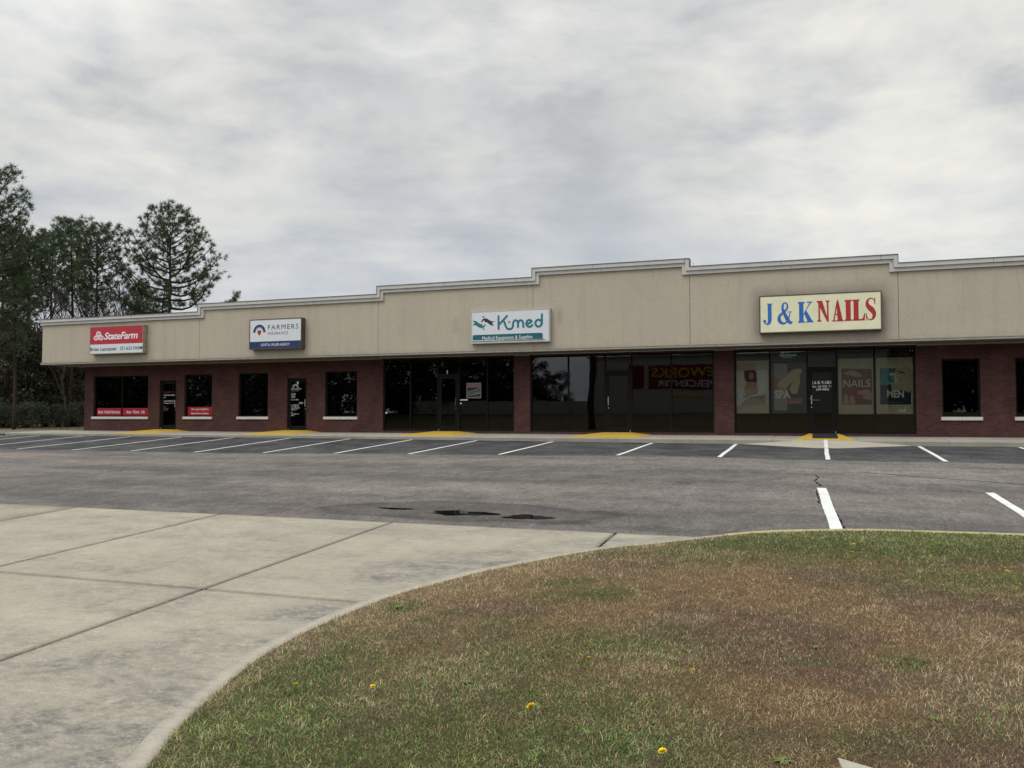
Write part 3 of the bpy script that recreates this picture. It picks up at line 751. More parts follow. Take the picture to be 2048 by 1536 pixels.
# shop doors
def door(a, b, z0, z1, hinge, parent, y=.10, handle_side='r', hm=None):
    mb = MB(); frame(mb, a, b, z0, z1, y, y+.06, .055); frame(mb, a+.06, b-.06, z0+.01, z1-.06, y-.01, y+.04, .075)
    mb.box(a+.135, b-.135, y-.009, y+.04, z0+.085, z0+.19)
    d = mb.build('door', M['bronze'], parent)
    p = MB(); p.box(a+.135, b-.135, y+.012, y+.018, z0+.19, z1-.135); p.build('pane', M['glass'], d)
    hx_ = b-.10 if handle_side == 'r' else a+.10
    h = MB(); h.tube([(hx_, y-.06, z0+1.0), (hx_, y-.06, z0+1.31)], .018, 8); h.tube([(hx_, y-.06, z0+1.03), (hx_, y-.005, z0+1.03)], .012); h.tube([(hx_, y-.06, z0+1.28), (hx_, y-.005, z0+1.28)], .012)
    h.tube([(hx_, y-.025, z0+.90), (hx_, y-.008, z0+.90)], .022, 8); h.build('handle', hm or M['metal'], d)
    hb = MB(); xx = (a+.03 if handle_side == 'r' else b-.03); hb.tube([(xx, y-.03, z0+.01), (xx, y-.03, z0+.08)], .016, 8); hb.build('hinge', M['metal'], d)
    return d
d1 = door(-27.92, -26.98, .08, 2.285, 0, mall); d2 = door(-21.12, -20.15, .08, 2.285, 0, mall)
# storefronts
MUL = [[-16.52, -15.31, -14.10, -13.17, -11.98, -10.84], [-10.19, -8.69, -7.27, -6.27, -4.82, -3.30], [-2.61, -1.40, -.17, .77, 1.95, 3.20], [9.0, 10.1, 11.2, 12.4]]
sfr = []; sdoors = []
for k, L in enumerate(MUL):
    mb = MB(); a, b = L[0], L[-1]; z0, z1 = .085, 2.99; y0, y1 = .06, .16
    mb.box(a, b, y0, y1, z1-.07, z1); 
    di = 2 if k < 3 else -1
    for i in range(len(L)-1):
        if i != di: mb.box(L[i]+.03, L[i+1]-.03, y0, y1, z0, z0+.09)
        else: mb.box(L[i]+.03, L[i+1]-.03, y0, y1, 2.30, 2.36)
    for i, x in enumerate(L):
        w_ = .05 if 0 < i < len(L)-1 else .06; xa = x-w_/2 if 0 < i < len(L)-1 else (x if i == 0 else x-w_)
        mb.box(xa, xa+w_, y0-.002, y1+.002, z0, z1-.07)
    w = mb.build('storefront', M['bronze'], mall); sfr.append(w)
    for i in range(len(L)-1):
        p = MB(); zb = 2.36 if i == di else z0+.09
        p.box(L[i]+.028, L[i+1]-.028, .105, .111, zb, z1-.07); p.build('pane', M['salon_glass' if k == 2 else 'glass'], w)
    if k < 3:
        sdoors.append(door(L[2]+.028, L[3]-.028, .085, 2.298, 0, mall, .075, ['r', 'l', 'l'][k], M['cab_brown'] if k == 0 else None))
# brick course below storefronts is the wall itself. Panel bars in the salon front
for (a, b, z0_, z1_) in ((-2.55, -1.43, .72, .745), (-1.375, -.2, .72, .745), (.8, 1.92, .72, .745), (1.98, 3.14, .72, .745), (-1.375, -.2, 2.545, 2.56)):
    mb = MB(); mb.box(a, b, .085, .10, z0_, z1_); mb.build('panel_bar', M['bronze'], mall)

# ---------------------------------------------------------------- lettering helpers
def ribbon(mb, pts, w, Y, closed=False, caps=True):
    """flat stroke through (x,z) points; w number or list"""
    P = [np.array(p, float) for p in pts]; n = len(P); W = w if hasattr(w, '__len__') else [w]*n
    L = []; Rr = []
    for i in range(n):
        a = P[(i-1) % n] if closed else P[max(i-1, 0)]; b = P[(i+1) % n] if closed else P[min(i+1, n-1)]
        t = b-a; t = t/(np.linalg.norm(t)+1e-9); q = np.array([-t[1], t[0]])*W[i]/2; L.append(P[i]+q); Rr.append(P[i]-q)
    n0 = len(mb.v); mb.v += [(p[0], Y, p[1]) for p in L]+[(p[0], Y, p[1]) for p in Rr]
    for i in range(n if closed else n-1): j = (i+1) % n; mb.f.append((n0+n+i, n0+n+j, n0+j, n0+i))
    if caps and not closed:
        for e in (0, n-1): disc(mb, P[e][0], P[e][1], W[e]/2, Y-.0004)
def disc(mb, x, z, r, Y, k=16, sx=1):
    n0 = len(mb.v); mb.v += [(x+r*sx*math.cos(2*math.pi*i/k), Y, z+r*math.sin(2*math.pi*i/k)) for i in range(k)]; mb.f.append(tuple(range(n0, n0+k)))
def flat(mb, poly, Y):
    a = sum(poly[i][0]*poly[(i+1)%len(poly)][1]-poly[(i+1)%len(poly)][0]*poly[i][1] for i in range(len(poly)))
    if a < 0: poly = poly[::-1]
    n0 = len(mb.v); mb.v += [(p[0], Y, p[1]) for p in poly]; mb.f.append(tuple(range(n0, n0+len(poly))))
def smooth2(P, k=6): return [tuple(p) for p in catmull(P, k)]
def sign_box(label, a, b, z0, z1, depth, mcab, mface, rim=.035, wing=0):
    r = thing('wall_sign', label, 'sign', ((a+b)/2, FY-depth, z0))
    y0 = FY-depth; mb = MB()
    mb.box(a, b, y0+.02, FY-.001, z0, z1)
    mb.box(a, a+rim, y0, y0+.019, z0, z1); mb.box(b-rim, b, y0, y0+.019, z0, z1)
    mb.box(a+rim, b-rim, y0, y0+.019, z0, z0+rim); mb.box(a+rim, b-rim, y0, y0+.019, z1-rim, z1)
    mb.build('cabinet', mcab, r)
    f_ = MB(); f_.box(a+rim, b-rim, y0+.008, y0+.0195, z0+rim, z1-rim); f_.build('sign_face', mface, r)
    return r, y0+.005
def cm(mb, name, m, par): return mb.build(name, m, par)
# -- red and white insurance sign
SD = .25
r, y = sign_box('red over white illuminated sign box at the far end of the fascia', -30.47, -27.45, 3.44, 4.67, SD, M['cab_grey'], M['white'], .03)
f_ = MB(); flat(f_, [(-30.44, 3.87), (-27.48, 3.87), (-27.48, 4.64), (-30.44, 4.64)], y+.002); f_.build('red_panel', M['sfred'], r)
text('lettering', 'StateFarm', M['letter_white'], r, -28.70, 4.235, 1.90, .30, y, shear=.25, bold=.018, spacing=.94)
lg = MB()
for (cx_, cz_) in ((-29.96, 4.345), (-30.10, 4.165), (-29.82, 4.165)):
    ribbon(lg, [(cx_+.12*math.cos(q), cz_+.088*math.sin(q)) for q in np.linspace(0, 2*math.pi, 25)[:-1]], .045, y-.001*(cz_ > 4.2), True)
    ribbon(lg, [(cx_+.045*math.cos(q), cz_+.03*math.sin(q)) for q in np.linspace(0, 2*math.pi, 17)[:-1]], .022, y, True)
lg.build('emblem', M['letter_white'], r)
text('lettering', 'Brian Lancaster', M['ink'], r, -29.66, 3.665, 1.52, .165, y, bold=.014)
text('lettering', '251-633-FARM', M['ink'], r, -28.12, 3.665, 1.24, .15, y, bold=.010)
# -- white and navy sign
r, y = sign_box('white sign box with navy lower band and rising sun crest', -21.9, -19.38, 3.42, 4.66, SD+.02, M['cab_brown'], M['white'], .035)
f_ = MB(); flat(f_, [(-21.865, 3.456), (-19.415, 3.456), (-19.415, 3.74), (-21.865, 3.74)], y+.002); f_.build('navy_panel', M['navy'], r)
text('lettering', 'FARMERS', M['ink'], r, -20.26, 4.315, 1.46, .20, y, spacing=1.25)
text('lettering', 'INSURANCE', M['insure'], r, -20.51, 4.065, .97, .12, y, bold=.004, spacing=1.2)
text('lettering', 'CRYSTAL MILLER AGENCY', M['letter_white'], r, -20.64, 3.60, 1.40, .105, y)
em = MB(); cx_, cz_ = -21.41, 4.115
out = [(cx_+.30*math.cos(q), cz_+.33*math.sin(q)) for q in np.linspace(0, math.pi, 25)]
inn = []
for i, q in enumerate(np.linspace(math.pi, 0, 19)): rr_ = .235 if i % 2 else .155; inn.append((cx_+rr_*math.cos(q), cz_+rr_*1.1*math.sin(q)))
flat(em, out+inn, y); em.build('emblem', M['navy'], r)
em = MB(); flat(em, [(cx_-.09, cz_+.09), (cx_+.09, cz_+.09), (cx_+.09, cz_+.0), (cx_+.055, cz_-.08), (cx_, cz_-.125), (cx_-.055, cz_-.08), (cx_-.09, cz_+.0)], y); em.build('shield', M['shield'], r)
# -- medical equipment sign
a, b, z0, z1 = -12.04, -8.94, 3.385, 4.61
r, y = sign_box('white sign box with teal lettering over a teal band', a, b, z0, z1, SD-.07, M['cab_light'], M['white'], .05)
def K(X, Y_):   # picture grid of the sign (zoomed reading) -> sign plane
    u, z = on_wall(930+X/11.378, 610+Y_/11.378, FY-SD+.07); return (u, z)
km = MB(); W = .080
ribbon(km, [K(762, 255), K(762, 545)], W, y-.0004)
ribbon(km, smooth2([K(955, 248), K(880, 330), K(800, 415), K(775, 445)]), W, y-.0008)
ribbon(km, smooth2([K(860, 365), K(895, 390), K(925, 480), K(960, 535), K(1010, 548), K(1065, 530), K(1090, 480), K(1095, 410), K(1120, 360), K(1160, 350), K(1195, 375), K(1205, 430), K(1205, 500)]), W, y-.0012)
ribbon(km, smooth2([K(1205, 430), K(1220, 375), K(1260, 348), K(1305, 365), K(1322, 420), K(1325, 497)]), W, y-.0016)
ribbon(km, smooth2([K(1418, 435), K(1500, 390), K(1512, 365), K(1480, 343), K(1430, 350), K(1396, 400), K(1400, 450), K(1440, 490), K(1490, 490), K(1530, 455)]), W, y-.002)
cx_, cz_ = K(1672, 412); rx = (K(1745, 412)[0]-cx_); rz = (K(1672, 335)[1]-cz_)
ribbon(km, [(cx_+rx*math.cos(q), cz_+rz*math.sin(q)) for q in np.linspace(0, 2*math.pi, 33)[:-1]], W, y-.0024, True)
ribbon(km, [K(1748, 212), K(1748, 420)], W, y-.0028)
km.build('lettering', M['teal'], r)
bd_ = MB(); q = [K(172, 805), K(172, 715), K(185, 690), K(215, 684), K(1715, 630), K(1755, 638), K(1768, 660), K(1768, 770)]
flat(bd_, q, y); bd_.build('band', M['teal_dark'], r)
text('lettering', 'Medical Equipment & Supplies', M['letter_white'], r, (K(390, 745)[0]+K(1535, 745)[0])/2, K(960, 735)[1], K(1535, 745)[0]-K(390, 745)[0], .125, y-.002)
fl = MB(); flat(fl, smooth2([K(170, 360), K(250, 365), K(310, 410), K(365, 435), K(395, 440)], 4)+[K(395, 468), K(440, 468), K(440, 435), K(470, 432)]+smooth2([K(462, 470), K(430, 510), K(370, 525), K(300, 500), K(240, 462), K(165, 466)], 4)+[K(222, 412)], y)
disc(fl, *K(422, 550), .032, y); fl.build('emblem', M['teal'], r)
fl = MB(); flat(fl, smooth2([K(365, 395), K(385, 340), K(430, 305), K(490, 305), K(550, 340), K(610, 368), K(680, 366)], 4)+[K(612, 412)]+smooth2([K(660, 466), K(590, 462), K(540, 430), K(500, 400), K(460, 388)], 4)+[K(445, 385), K(445, 358), K(402, 358), K(400, 395)], y)
disc(fl, *K(421, 270), .034, y); disc(fl, *K(1005, 386), .034, y); fl.build('emblem', M['plum'], r)
fl = MB(); q0, q1 = K(145, 833), K(1815, 780); fl.box(q0[0], q1[0], y-.012, y, q0[1]-.012, q0[1]+.006); fl.build('face_rail', M['cab_brown'], r)
# -- nail salon sign, hand drawn serif capitals
a, b, z0, z1 = -1.64, 2.10, 3.42, 4.67
r, y = sign_box('long cream sign box with big blue and red serif capitals', a, b, z0, z1, SD, M['cab_brown'], M['jkcream'], .035)
def serif(mb, ch, x, zb, h, w, Y, hair=.2, stem=.43):
    """bold old style capital; x left, zb baseline"""
    st = h*stem*.62; hr = h*.055; sf = h*.05; ov = h*.055; j = [0]
    def poly(P): j[0] += 1; flat(mb, P, Y-.0003*j[0])
    def vst(cx, wd_, z_a=0, z_b=1, s0=True, s1=True):
        poly([(cx-wd_/2, zb+z_a*h), (cx+wd_/2, zb+z_a*h), (cx+wd_/2, zb+z_b*h), (cx-wd_/2, zb+z_b*h)])
        for (on, zz, sg) in ((s0, zb, 1), (s1, zb+h, -1)):
            if on: e = wd_/2+ov; poly([(cx-e, zz), (cx+e, zz), (cx+e, zz+sg*sf*.8), (cx+wd_/2, zz+sg*sf*2), (cx-wd_/2, zz+sg*sf*2), (cx-e, zz+sg*sf*.8)])
    if ch == 'I': vst(x+w/2, st)
    if ch == 'L':
        vst(x+st/2+ov, st); poly([(x+st+ov, zb), (x+w*.96, zb), (x+w, zb+h*.34), (x+w-hr*.7, zb+h*.34), (x+w*.82, zb+h*.10), (x+st+ov, zb+sf)])
    if ch == 'N':
        vst(x+hr*1.1+ov, hr*1.3, 0, .97, True, False); vst(x+w-hr*1.1-ov, hr*1.3, 0, 1, False, True)
        poly([(x, zb+h), (x+st*1.15, zb+h), (x+w-ov-hr*.4, zb-.02*h), (x+w-ov-hr*1.7, zb-.02*h), (x+ov*.8, zb+h*.93), (x, zb+h*.95)])
    if ch == 'A':
        ax = x+w*.48
        poly([(ax-.02*h, zb+h*1.02), (ax+.03*h, zb+h*1.02), (x+w-ov, zb+sf), (x+w-ov-st*1.05, zb+sf), (ax-.05*h, zb+h*.82)])
        poly([(ax-.0*h, zb+h*.92), (ax-.05*h, zb+h*.92), (x+ov+.0*h, zb+sf), (x+ov+hr*1.1, zb+sf)])
        poly([(x+w*.28, zb+h*.30), (x+w*.68, zb+h*.30), (x+w*.68, zb+h*.30+hr), (x+w*.28, zb+h*.30+hr)])
        poly([(x-.01*h, zb), (x+hr*1.5+ov*1.9, zb), (x+hr*1.5+ov*1.9, zb+sf), (x-.01*h, zb+sf)]); poly([(x+w-st*1.05-ov*2, zb), (x+w+.01*h, zb), (x+w+.01*h, zb+sf), (x+w-st*1.05-ov*2, zb+sf)])
    if ch == 'K':
        vst(x+st/2+ov, st)
        poly([(x+w*.80, zb+h*.96), (x+w*.90, zb+h*.96), (x+st+ov, zb+h*.42), (x+st+ov, zb+h*.34)])
        poly([(x+st+ov+w*.03, zb+h*.46), (x+st+ov+w*.16, zb+h*.62), (x+w*.98, zb+sf), (x+w*.98-st*1.15, zb+sf)])
        poly([(x+w*.60, zb+h*.95), (x+w*.98, zb+h*.95), (x+w*.98, zb+h), (x+w*.60, zb+h)]); poly([(x+w*.52, zb), (x+w*1.03, zb), (x+w*1.03, zb+sf), (x+w*.52, zb+sf)])
    if ch == 'J':
        cx = x+w*.66; poly([(cx-st/2, zb+h*.02), (cx+st/2, zb+h*.02), (cx+st/2, zb+h), (cx-st/2, zb+h)])
        poly([(cx-st/2-ov, zb+h*.96), (cx+st/2+ov, zb+h*.96), (cx+st/2+ov, zb+h), (cx-st/2-ov, zb+h)])
        P = smooth2([(cx, zb+h*.05), (cx-.03*h, zb-h*.10), (cx-.14*h, zb-h*.19), (x+w*.22, zb-h*.15), (x+w*.12, zb-h*.03)], 5)
        ww = np.interp(np.linspace(0, 1, len(P)), [0, .3, .6, 1], [st, st*.8, st*.3, st*.35]); j[0] += 1; ribbon(mb, P, list(ww), Y-.0003*j[0], caps=False); disc(mb, x+w*.16, zb-.02*h, h*.085, Y-.004)
    if ch == 'S':
        P = smooth2([(x+w*.88, zb+h*.78), (x+w*.78, zb+h*.93), (x+w*.5, zb+h*.985), (x+w*.24, zb+h*.90), (x+w*.17, zb+h*.74), (x+w*.32, zb+h*.60), (x+w*.62, zb+h*.45), (x+w*.80, zb+h*.28), (x+w*.72, zb+h*.10), (x+w*.45, zb+h*.015), (x+w*.2, zb+h*.08), (x+w*.08, zb+h*.26)], 5)
        ww = np.interp(np.linspace(0, 1, len(P)), [0, .2, .38, .52, .66, .82, 1], [h*.03, h*.055, h*.15, st*1.1, h*.15, h*.055, h*.03]); j[0] += 1; ribbon(mb, P, list(ww), Y-.0003*j[0], caps=False)
        poly([(x+w*.84, zb+h*.72), (x+w*.92, zb+h*.72), (x+w*.92, zb+h*1.02), (x+w*.86, zb+h*1.02)]); poly([(x+w*.05, zb-.02*h), (x+w*.10, zb-.02*h), (x+w*.13, zb+h*.32), (x+w*.05, zb+h*.32)])
    if ch == '&':
        P = smooth2([(x+w*1.02, zb+h*.08), (x+w*.9, zb+h*.01), (x+w*.74, zb+h*.12), (x+w*.50, zb+h*.42), (x+w*.34, zb+h*.70), (x+w*.38, zb+h*.92), (x+w*.54, zb+h*.985), (x+w*.68, zb+h*.88), (x+w*.64, zb+h*.70), (x+w*.38, zb+h*.52), (x+w*.12, zb+h*.36), (x+w*.10, zb+h*.14), (x+w*.32, zb+h*.0), (x+w*.58, zb+h*.04), (x+w*.78, zb+h*.28), (x+w*.86, zb+h*.50)], 5)
        ww = np.interp(np.linspace(0, 1, len(P)), [0, .07, .16, .27, .4, .55, .66, .74, .86, 1], [h*.05, h*.14, st*.95, st*.6, h*.06, h*.09, h*.12, h*.17, h*.07, h*.035])
        j[0] += 1; n0 = len(mb.v); ribbon(mb, P, list(ww), Y-.0003*j[0], caps=False)
        for i in range(n0, len(mb.v)): v_ = mb.v[i]; k_ = ((i-n0) % len(P)); mb.v[i] = (v_[0], v_[1]-.00004*k_, v_[2])
        poly([(x+w*.68, zb+h*.52), (x+w*1.0, zb+h*.52), (x+w*1.0, zb+h*.56), (x+w*.68, zb+h*.56)])
def J(X, Y_): return on_wall(1519+X/4, Y_, FY-SD)
H = .50; 
jb = MB(); q = lambda px, py=0: on_wall(px, 640, FY-SD)[0]
def zl(px, py): return on_wall(px, py, FY-SD)[1]
serif(jb, 'J', q(1526), zl(1540, 641.5), .57, q(1546.5)-q(1526), y, stem=.34); serif(jb, '&', q(1556), zl(1568, 646.5), .68, q(1584)-q(1556), y, stem=.30); serif(jb, 'K', q(1596), zl(1610, 645), .68, q(1626)-q(1596), y, stem=.32)
jb.build('lettering', M['jkblue'], r)
jr = MB()
for ch, xa, xb, yb in (('N', 1633.5, 1661, 643.5), ('A', 1664, 1688, 643), ('I', 1689.5, 1704, 642), ('L', 1705, 1730.5, 641.5), ('S', 1731, 1753, 640.5)):
    serif(jr, ch, q(xa), zl(xa, yb), .68 if ch != 'S' else .71, q(xb)-q(xa), y, stem=.35)
jr.build('lettering', M['jkred'], r)

# ---------------------------------------------------------------- decals and small things
def dtext(parent, s, x0, py, x1, h, m, Y, bold=0, spacing=1.0):
    a, z = on_wall(x0, py, Y); b, _ = on_wall(x1, py, Y)
    text('lettering', s, m, parent, a, z, b-a, h, Y, bold=bold, align='L', spacing=spacing)
Yd = .102
X4 = lambda X: 310+X/13.967
Y4 = lambda Y_: 755+Y_/13.967
M['door_red'] = plain('door_red_letters', (.20, .015, .03), .5)
dtext(d1, 'StateFarm', X4(225), Y4(405), X4(550), .10, M['door_red'], Yd)
dtext(d1, 'Brian Lancaster', X4(215), Y4(487), X4(555), .085, M['letter_white'], Yd)
dtext(d1, 'Agent', X4(220), Y4(552), X4(305), .06, M['letter_white'], Yd)
dtext(d1, '251-633-FARM (3276)', X4(220), Y4(658), X4(575), .075, M['letter_white'], Yd)
dtext(d1, 'briansagents.com', X4(220), Y4(716), X4(510), .05, M['letter_white'], Yd)
dtext(d1, 'Hours', X4(222), Y4(812), X4(298), .05, M['letter_dim'], Yd)
for i, s_ in enumerate(('Monday - Friday', '9:00 - 5:00', 'Sat - by appt')): dtext(d1, s_, X4(222), Y4(857+i*28), X4(372-i*12), .035, M['letter_dim'], Yd)
X5 = lambda X: 565+X/13.357
Y5 = lambda Y_: 750+Y_/13.357
t_ = MB(); a, z = on_wall(X5(388), Y5(202), Yd); b, _ = on_wall(X5(428), Y5(202), Yd); t_.box(a, b, Yd, Yd+.002, z-.08, z+.08); t_.build('number_plate', M['letter_white'], d2)
em = MB(); cx_, cz_ = on_wall(X5(345), Y5(335), Yd)
for q0 in np.linspace(.1, math.pi-.1, 7):
    ribbon(em, [(cx_+.09*math.cos(q0), cz_+.09*math.sin(q0)), (cx_+.165*math.cos(q0), cz_+.165*math.sin(q0))], [.05, .012], Yd, caps=False)
em.build('emblem', M['letter_white'], d2)
dtext(d2, 'FARMERS', X5(200), Y5(375), X5(490), .085, M['letter_white'], Yd, spacing=1.3)
dtext(d2, 'INSURANCE', X5(245), Y5(425), X5(440), .045, M['letter_dim'], Yd, spacing=1.2)
for i, s_ in enumerate(('CRYSTAL', 'MILLER', 'AGENCY')): dtext(d2, s_, X5(203), Y5(505+i*43), X5((358, 330, 346)[i]), .062, M['letter_white'], Yd)
dtext(d2, 'Tel 251-279-0600', X5(208), Y5(660), X5(425), .055, M['letter_white'], Yd)
for i, (s_, xb) in enumerate((('Hours of Operation', 440), ('Mon - Fri 9:00 - 5:00', 432), ('Evenings & Weekends', 455), ('By Appt. Only', 380))): dtext(d2, s_, X5(210), Y5(797+i*40), X5(xb), .055, M['letter_white'], Yd)
for i, (s_, xb) in enumerate((('Visit', 268), ('farmersagent.com/', 443), ('cmiller', 315))): dtext(d2, s_, X5(210), Y5(997+i*39), X5(xb), .055, M['letter_white'], Yd)
t_ = MB(); a, z = on_wall(X5(442), Y5(748), Yd); b, _ = on_wall(X5(553), Y5(748), Yd); t_.box(a, b, Yd, Yd+.002, z-.04, z+.04); t_.build('sticker', M['letter_dim'], d2)
# red window banners standing in the glass
M['banner_dim'] = M['decalred']
def banner(a, b, z0, z1, lines, label):
    r = thing('window_banner', label, 'banner', ((a+b)/2, .1, z0), 'red banners along the window sills')
    mb = MB(); mb.box(a, b, .085, .098, z0, z1); mb.build('sheet', M['decalred'], r)
    k = len(lines); hh = (z1-z0)
    for i, s_ in enumerate(lines): text('lettering', s_, M['letter_white'], r, (a+b)/2, z0+hh*(1-(i+.5)/k), (b-a)*(.92 if k == 1 and len(s_) > 18 else .72), .14 if k == 1 else .085, .083, bold=.01)
banner(-31.66, -30.22, .71, 1.05, ['\u00b7Bank \u00b7Health\u00b7Business'], 'red banner reading bank health business at the bottom of the widest window')
banner(-30.12, -28.63, .71, 1.05, ['Auto \u00b7 Home \u00b7 Life'], 'red banner reading auto home life at the bottom of the widest window')
banner(-26.4, -25.07, .71, 1.09, ['Like a good neighbor,', 'State Farm is there.'], 'red banner with two lines of slogan in the narrow window beside the door')
# for lease sign in the vacant unit
YP = .09
def P6_(X, Y_): return on_wall(760+X/6.827, 700+Y_/6.827, YP)
a, z1 = P6_(1180, 450); b, z0 = P6_(1380, 658)
r = thing('lease_sign', 'for lease placard taped inside the vacant storefront glass', 'sign', ((a+b)/2, .1, z0))
M['lease_grey'] = plain('placard_grey', (.20, .19, .18), .7); M['lease_dark'] = plain('placard_dark', (.02, .022, .022), .7)
mb = MB(); mb.box(a, b, YP, YP+.004, z0, z1); mb.build('board', M['lease_grey'], r)
mb = MB(); h_ = z1-z0; w_ = b-a
flat(mb, [(a+.06*w_, z0+.13*h_), (a+.06*w_, z0+.08*h_), (b-.06*w_, z0+.08*h_), (b-.06*w_, z0+.30*h_)], YP-.001)
flat(mb, [(a+.06*w_, z0+.18*h_), (a+.06*w_, z0+.38*h_), (b-.06*w_, z0+.60*h_), (b-.06*w_, z0+.40*h_)], YP-.001)
flat(mb, [(a+.06*w_, z0+.43*h_), (b-.06*w_, z0+.66*h_), (b-.06*w_, z0+.70*h_), (a+.06*w_, z0+.70*h_)], YP-.001); mb.build('print', M['lease_dark'], r)
text('lettering', 'FOR LEASE', M['dimred'], r, (a+b)/2, z0+.84*h_, w_*.86, h_*.16, YP-.002, bold=.02)
text('lettering', 'BETBEZE', M['lease_grey'], r, (a+b)/2, z0+.39*h_, w_*.82, h_*.13, YP-.002, bold=.02, rot=math.atan(.22*h_/(.88*w_)))
text('lettering', 'REALTY', M['lease_grey'], r, a+w_*.70, z0+.14*h_, w_*.34, h_*.06, YP-.002)
# small stickers on the glass
for (px, py, w, h, lab) in ((927.7, 799.8, .33, .045, 'thin white sticker strip on the glass right of the vacant unit door'), (920.8, 806.8, .10, .07, 'small square white sticker beside the vacant unit door handle'), (772.2, 825.6, .10, .06, 'small white sticker low on the leftmost pane of the vacant unit')):
    u, z = on_wall(px, py, .10); mb = MB(); mb.box(u-w/2, u+w/2, .099, .103, z-h/2, z+h/2); o = mb.build('sticker', M['letter_white']); tag(o, lab, 'sticker', 'white stickers on the shop glass')
u, z = on_wall(894.5, 744, .10); text('unit_number', '1', M['letter_white'], mall, u, z, .045, .15, .10)
# salon door text
Ys = .070; Z3x = lambda X: 1400+X/4.267; Z3y = lambda Y_: 680+Y_/4.267
d3 = sdoors[2]
sj = MB()
a = on_wall(Z3x(950), Z3y(365), Ys)[0]; b = on_wall(Z3x(1132), Z3y(365), Ys)[0]; zc = on_wall(Z3x(1040), Z3y(374), Ys)[1]
wt = b-a; xx = a; ws = [('J', .09), (' ', .05), ('&', .12), (' ', .05), ('K', .14), (' ', .04), ('N', .14), ('A', .14), ('I', .065), ('L', .11), ('S', .10)]; tw = sum(w for _, w in ws)
for ch, w in ws:
    if ch != ' ': serif(sj, ch, xx, zc, .095, w*.92/tw*wt, Ys)
    xx += w/tw*wt
sj.build('lettering', M['letter_white'], d3)
dtext(d3, 'Mon - Sat 9:00 -7: 0', Z3x(948), Z3y(396), Z3x(1132), .085, M['letter_white'], Ys)
dtext(d3, '639-9005', Z3x(990), Z3y(422), Z3x(1100), .07, M['letter_white'], Ys, .01)
sk = MB(); u, z = on_wall(Z3x(950), Z3y(498), Ys); disc(sk, u, z, .045, Ys); sk.build('round_sticker', M['letter_white'], d3)
dtext(d3, 'PULL', Z3x(962), Z3y(512), Z3x(1025), .035, M['letter_dim'], Ys)

# posters behind the salon glass
def mkm(n, c, r=.7): M[n] = plain(n, c, r, var=.08, nscale=8); return M[n]
mkm('po_cream', (.62, .56, .40)); mkm('po_skin', (.52, .36, .25)); mkm('po_hair', (.10, .07, .05)); mkm('po_rose', (.42, .16, .13)); mkm('po_red', (.40, .05, .05)); mkm('po_grey', (.36, .34, .33))
mkm('po_rust', (.25, .10, .055)); mkm('po_green', (.16, .16, .06)); mkm('po_teal', (.06, .26, .25)); mkm('po_navy', (.02, .035, .05)); mkm('po_text', (.85, .82, .78)); mkm('po_foot', (.60, .50, .30)); mkm('po_tan', (.48, .40, .28)); mkm('po_white', (.72, .72, .70))
PY = .165
def poster(a, b, z0, z1, label, mback):
    r = thing('poster', label, 'poster', ((a+b)/2, PY, z0), 'posters in the salon windows')
    mb = MB(); mb.box(a, b, PY, PY+.006, z0, z1); mb.build('sheet', mback, r); return r
def art(r, m, polys, lvl=1, name='print'):
    mb = MB()
    for P in polys: flat(mb, P, PY-.001*lvl)
    return mb.build(name, m, r)
def ell(cx, cz, rx, rz, k=20, rot=0):
    return [(cx+rx*math.cos(q)*math.cos(rot)-rz*math.sin(q)*math.sin(rot), cz+rx*math.cos(q)*math.sin(rot)+rz*math.sin(q)*math.cos(rot)) for q in np.linspace(0, 2*math.pi, k+1)[:-1]]
# 1 waxing
def W2(X, Y_): return on_wall(1460+X/12.8, 710+Y_/12.8, PY)
x0, z1 = W2(132, 155); x1, z0 = W2(1000, 1495)
r = poster(-2.54, -1.44, z0, z1, 'cream poster of a dark haired woman with script lettering', M['po_cream'])
art(r, M['po_white'], [[W2(150, 420), W2(960, 380), W2(960, 1280), W2(240, 1280), W2(150, 1280)]])
art(r, M['po_hair'], [smooth2([W2(365, 400), W2(520, 392), W2(655, 400), W2(685, 560), W2(690, 700), W2(560, 745), W2(430, 690), W2(370, 600), W2(365, 420)], 3)], 2)
art(r, M['po_skin'], [ell(*W2(545, 530), .085, .125), smooth2([W2(430, 700), W2(560, 690), W2(690, 740), W2(715, 950), W2(640, 1010), W2(420, 1010), W2(360, 860)], 3)], 3)
art(r, M['po_tan'], [[W2(240, 1290), W2(420, 1130), W2(720, 1060), W2(925, 980), W2(920, 1280)]], 3)
text('lettering', 'Waxing', M['po_hair'], r, (W2(350, 1050)[0]+W2(890, 1050)[0])/2, W2(600, 1060)[1], W2(890, 1050)[0]-W2(350, 1050)[0], .15, PY-.005, shear=.4)
# 2 spa pedicure
mkm('po_dark', (.10, .09, .09))
r = poster(-1.36, -.21, on_wall(1580, 827, PY)[1], on_wall(1580, 723, PY)[1], 'dark translucent poster showing two bare feet and spa lettering', M['po_dark'])
art(r, M['po_grey'], [[W2(1130, 210), W2(1470, 230), W2(1470, 1420), W2(1130, 1420)]])
art(r, M['po_rose'], [[W2(1130, 560), W2(1300, 620), W2(1200, 900), W2(1130, 900)], [W2(1500, 1100), W2(1850, 1100), W2(1850, 1240), W2(1500, 1240)]], 2)
art(r, M['po_foot'], [smooth2([W2(1200, 740), W2(1420, 560), W2(1600, 380), W2(1830, 360), W2(1780, 520), W2(1600, 680), W2(1430, 840), W2(1260, 830), W2(1200, 750)], 4)], 3)
art(r, M['po_foot'], [smooth2([W2(1780, 520), W2(1790, 700), W2(1740, 900), W2(1690, 1000), W2(1560, 960), W2(1530, 840), W2(1650, 640), W2(1770, 530)], 4)], 4)
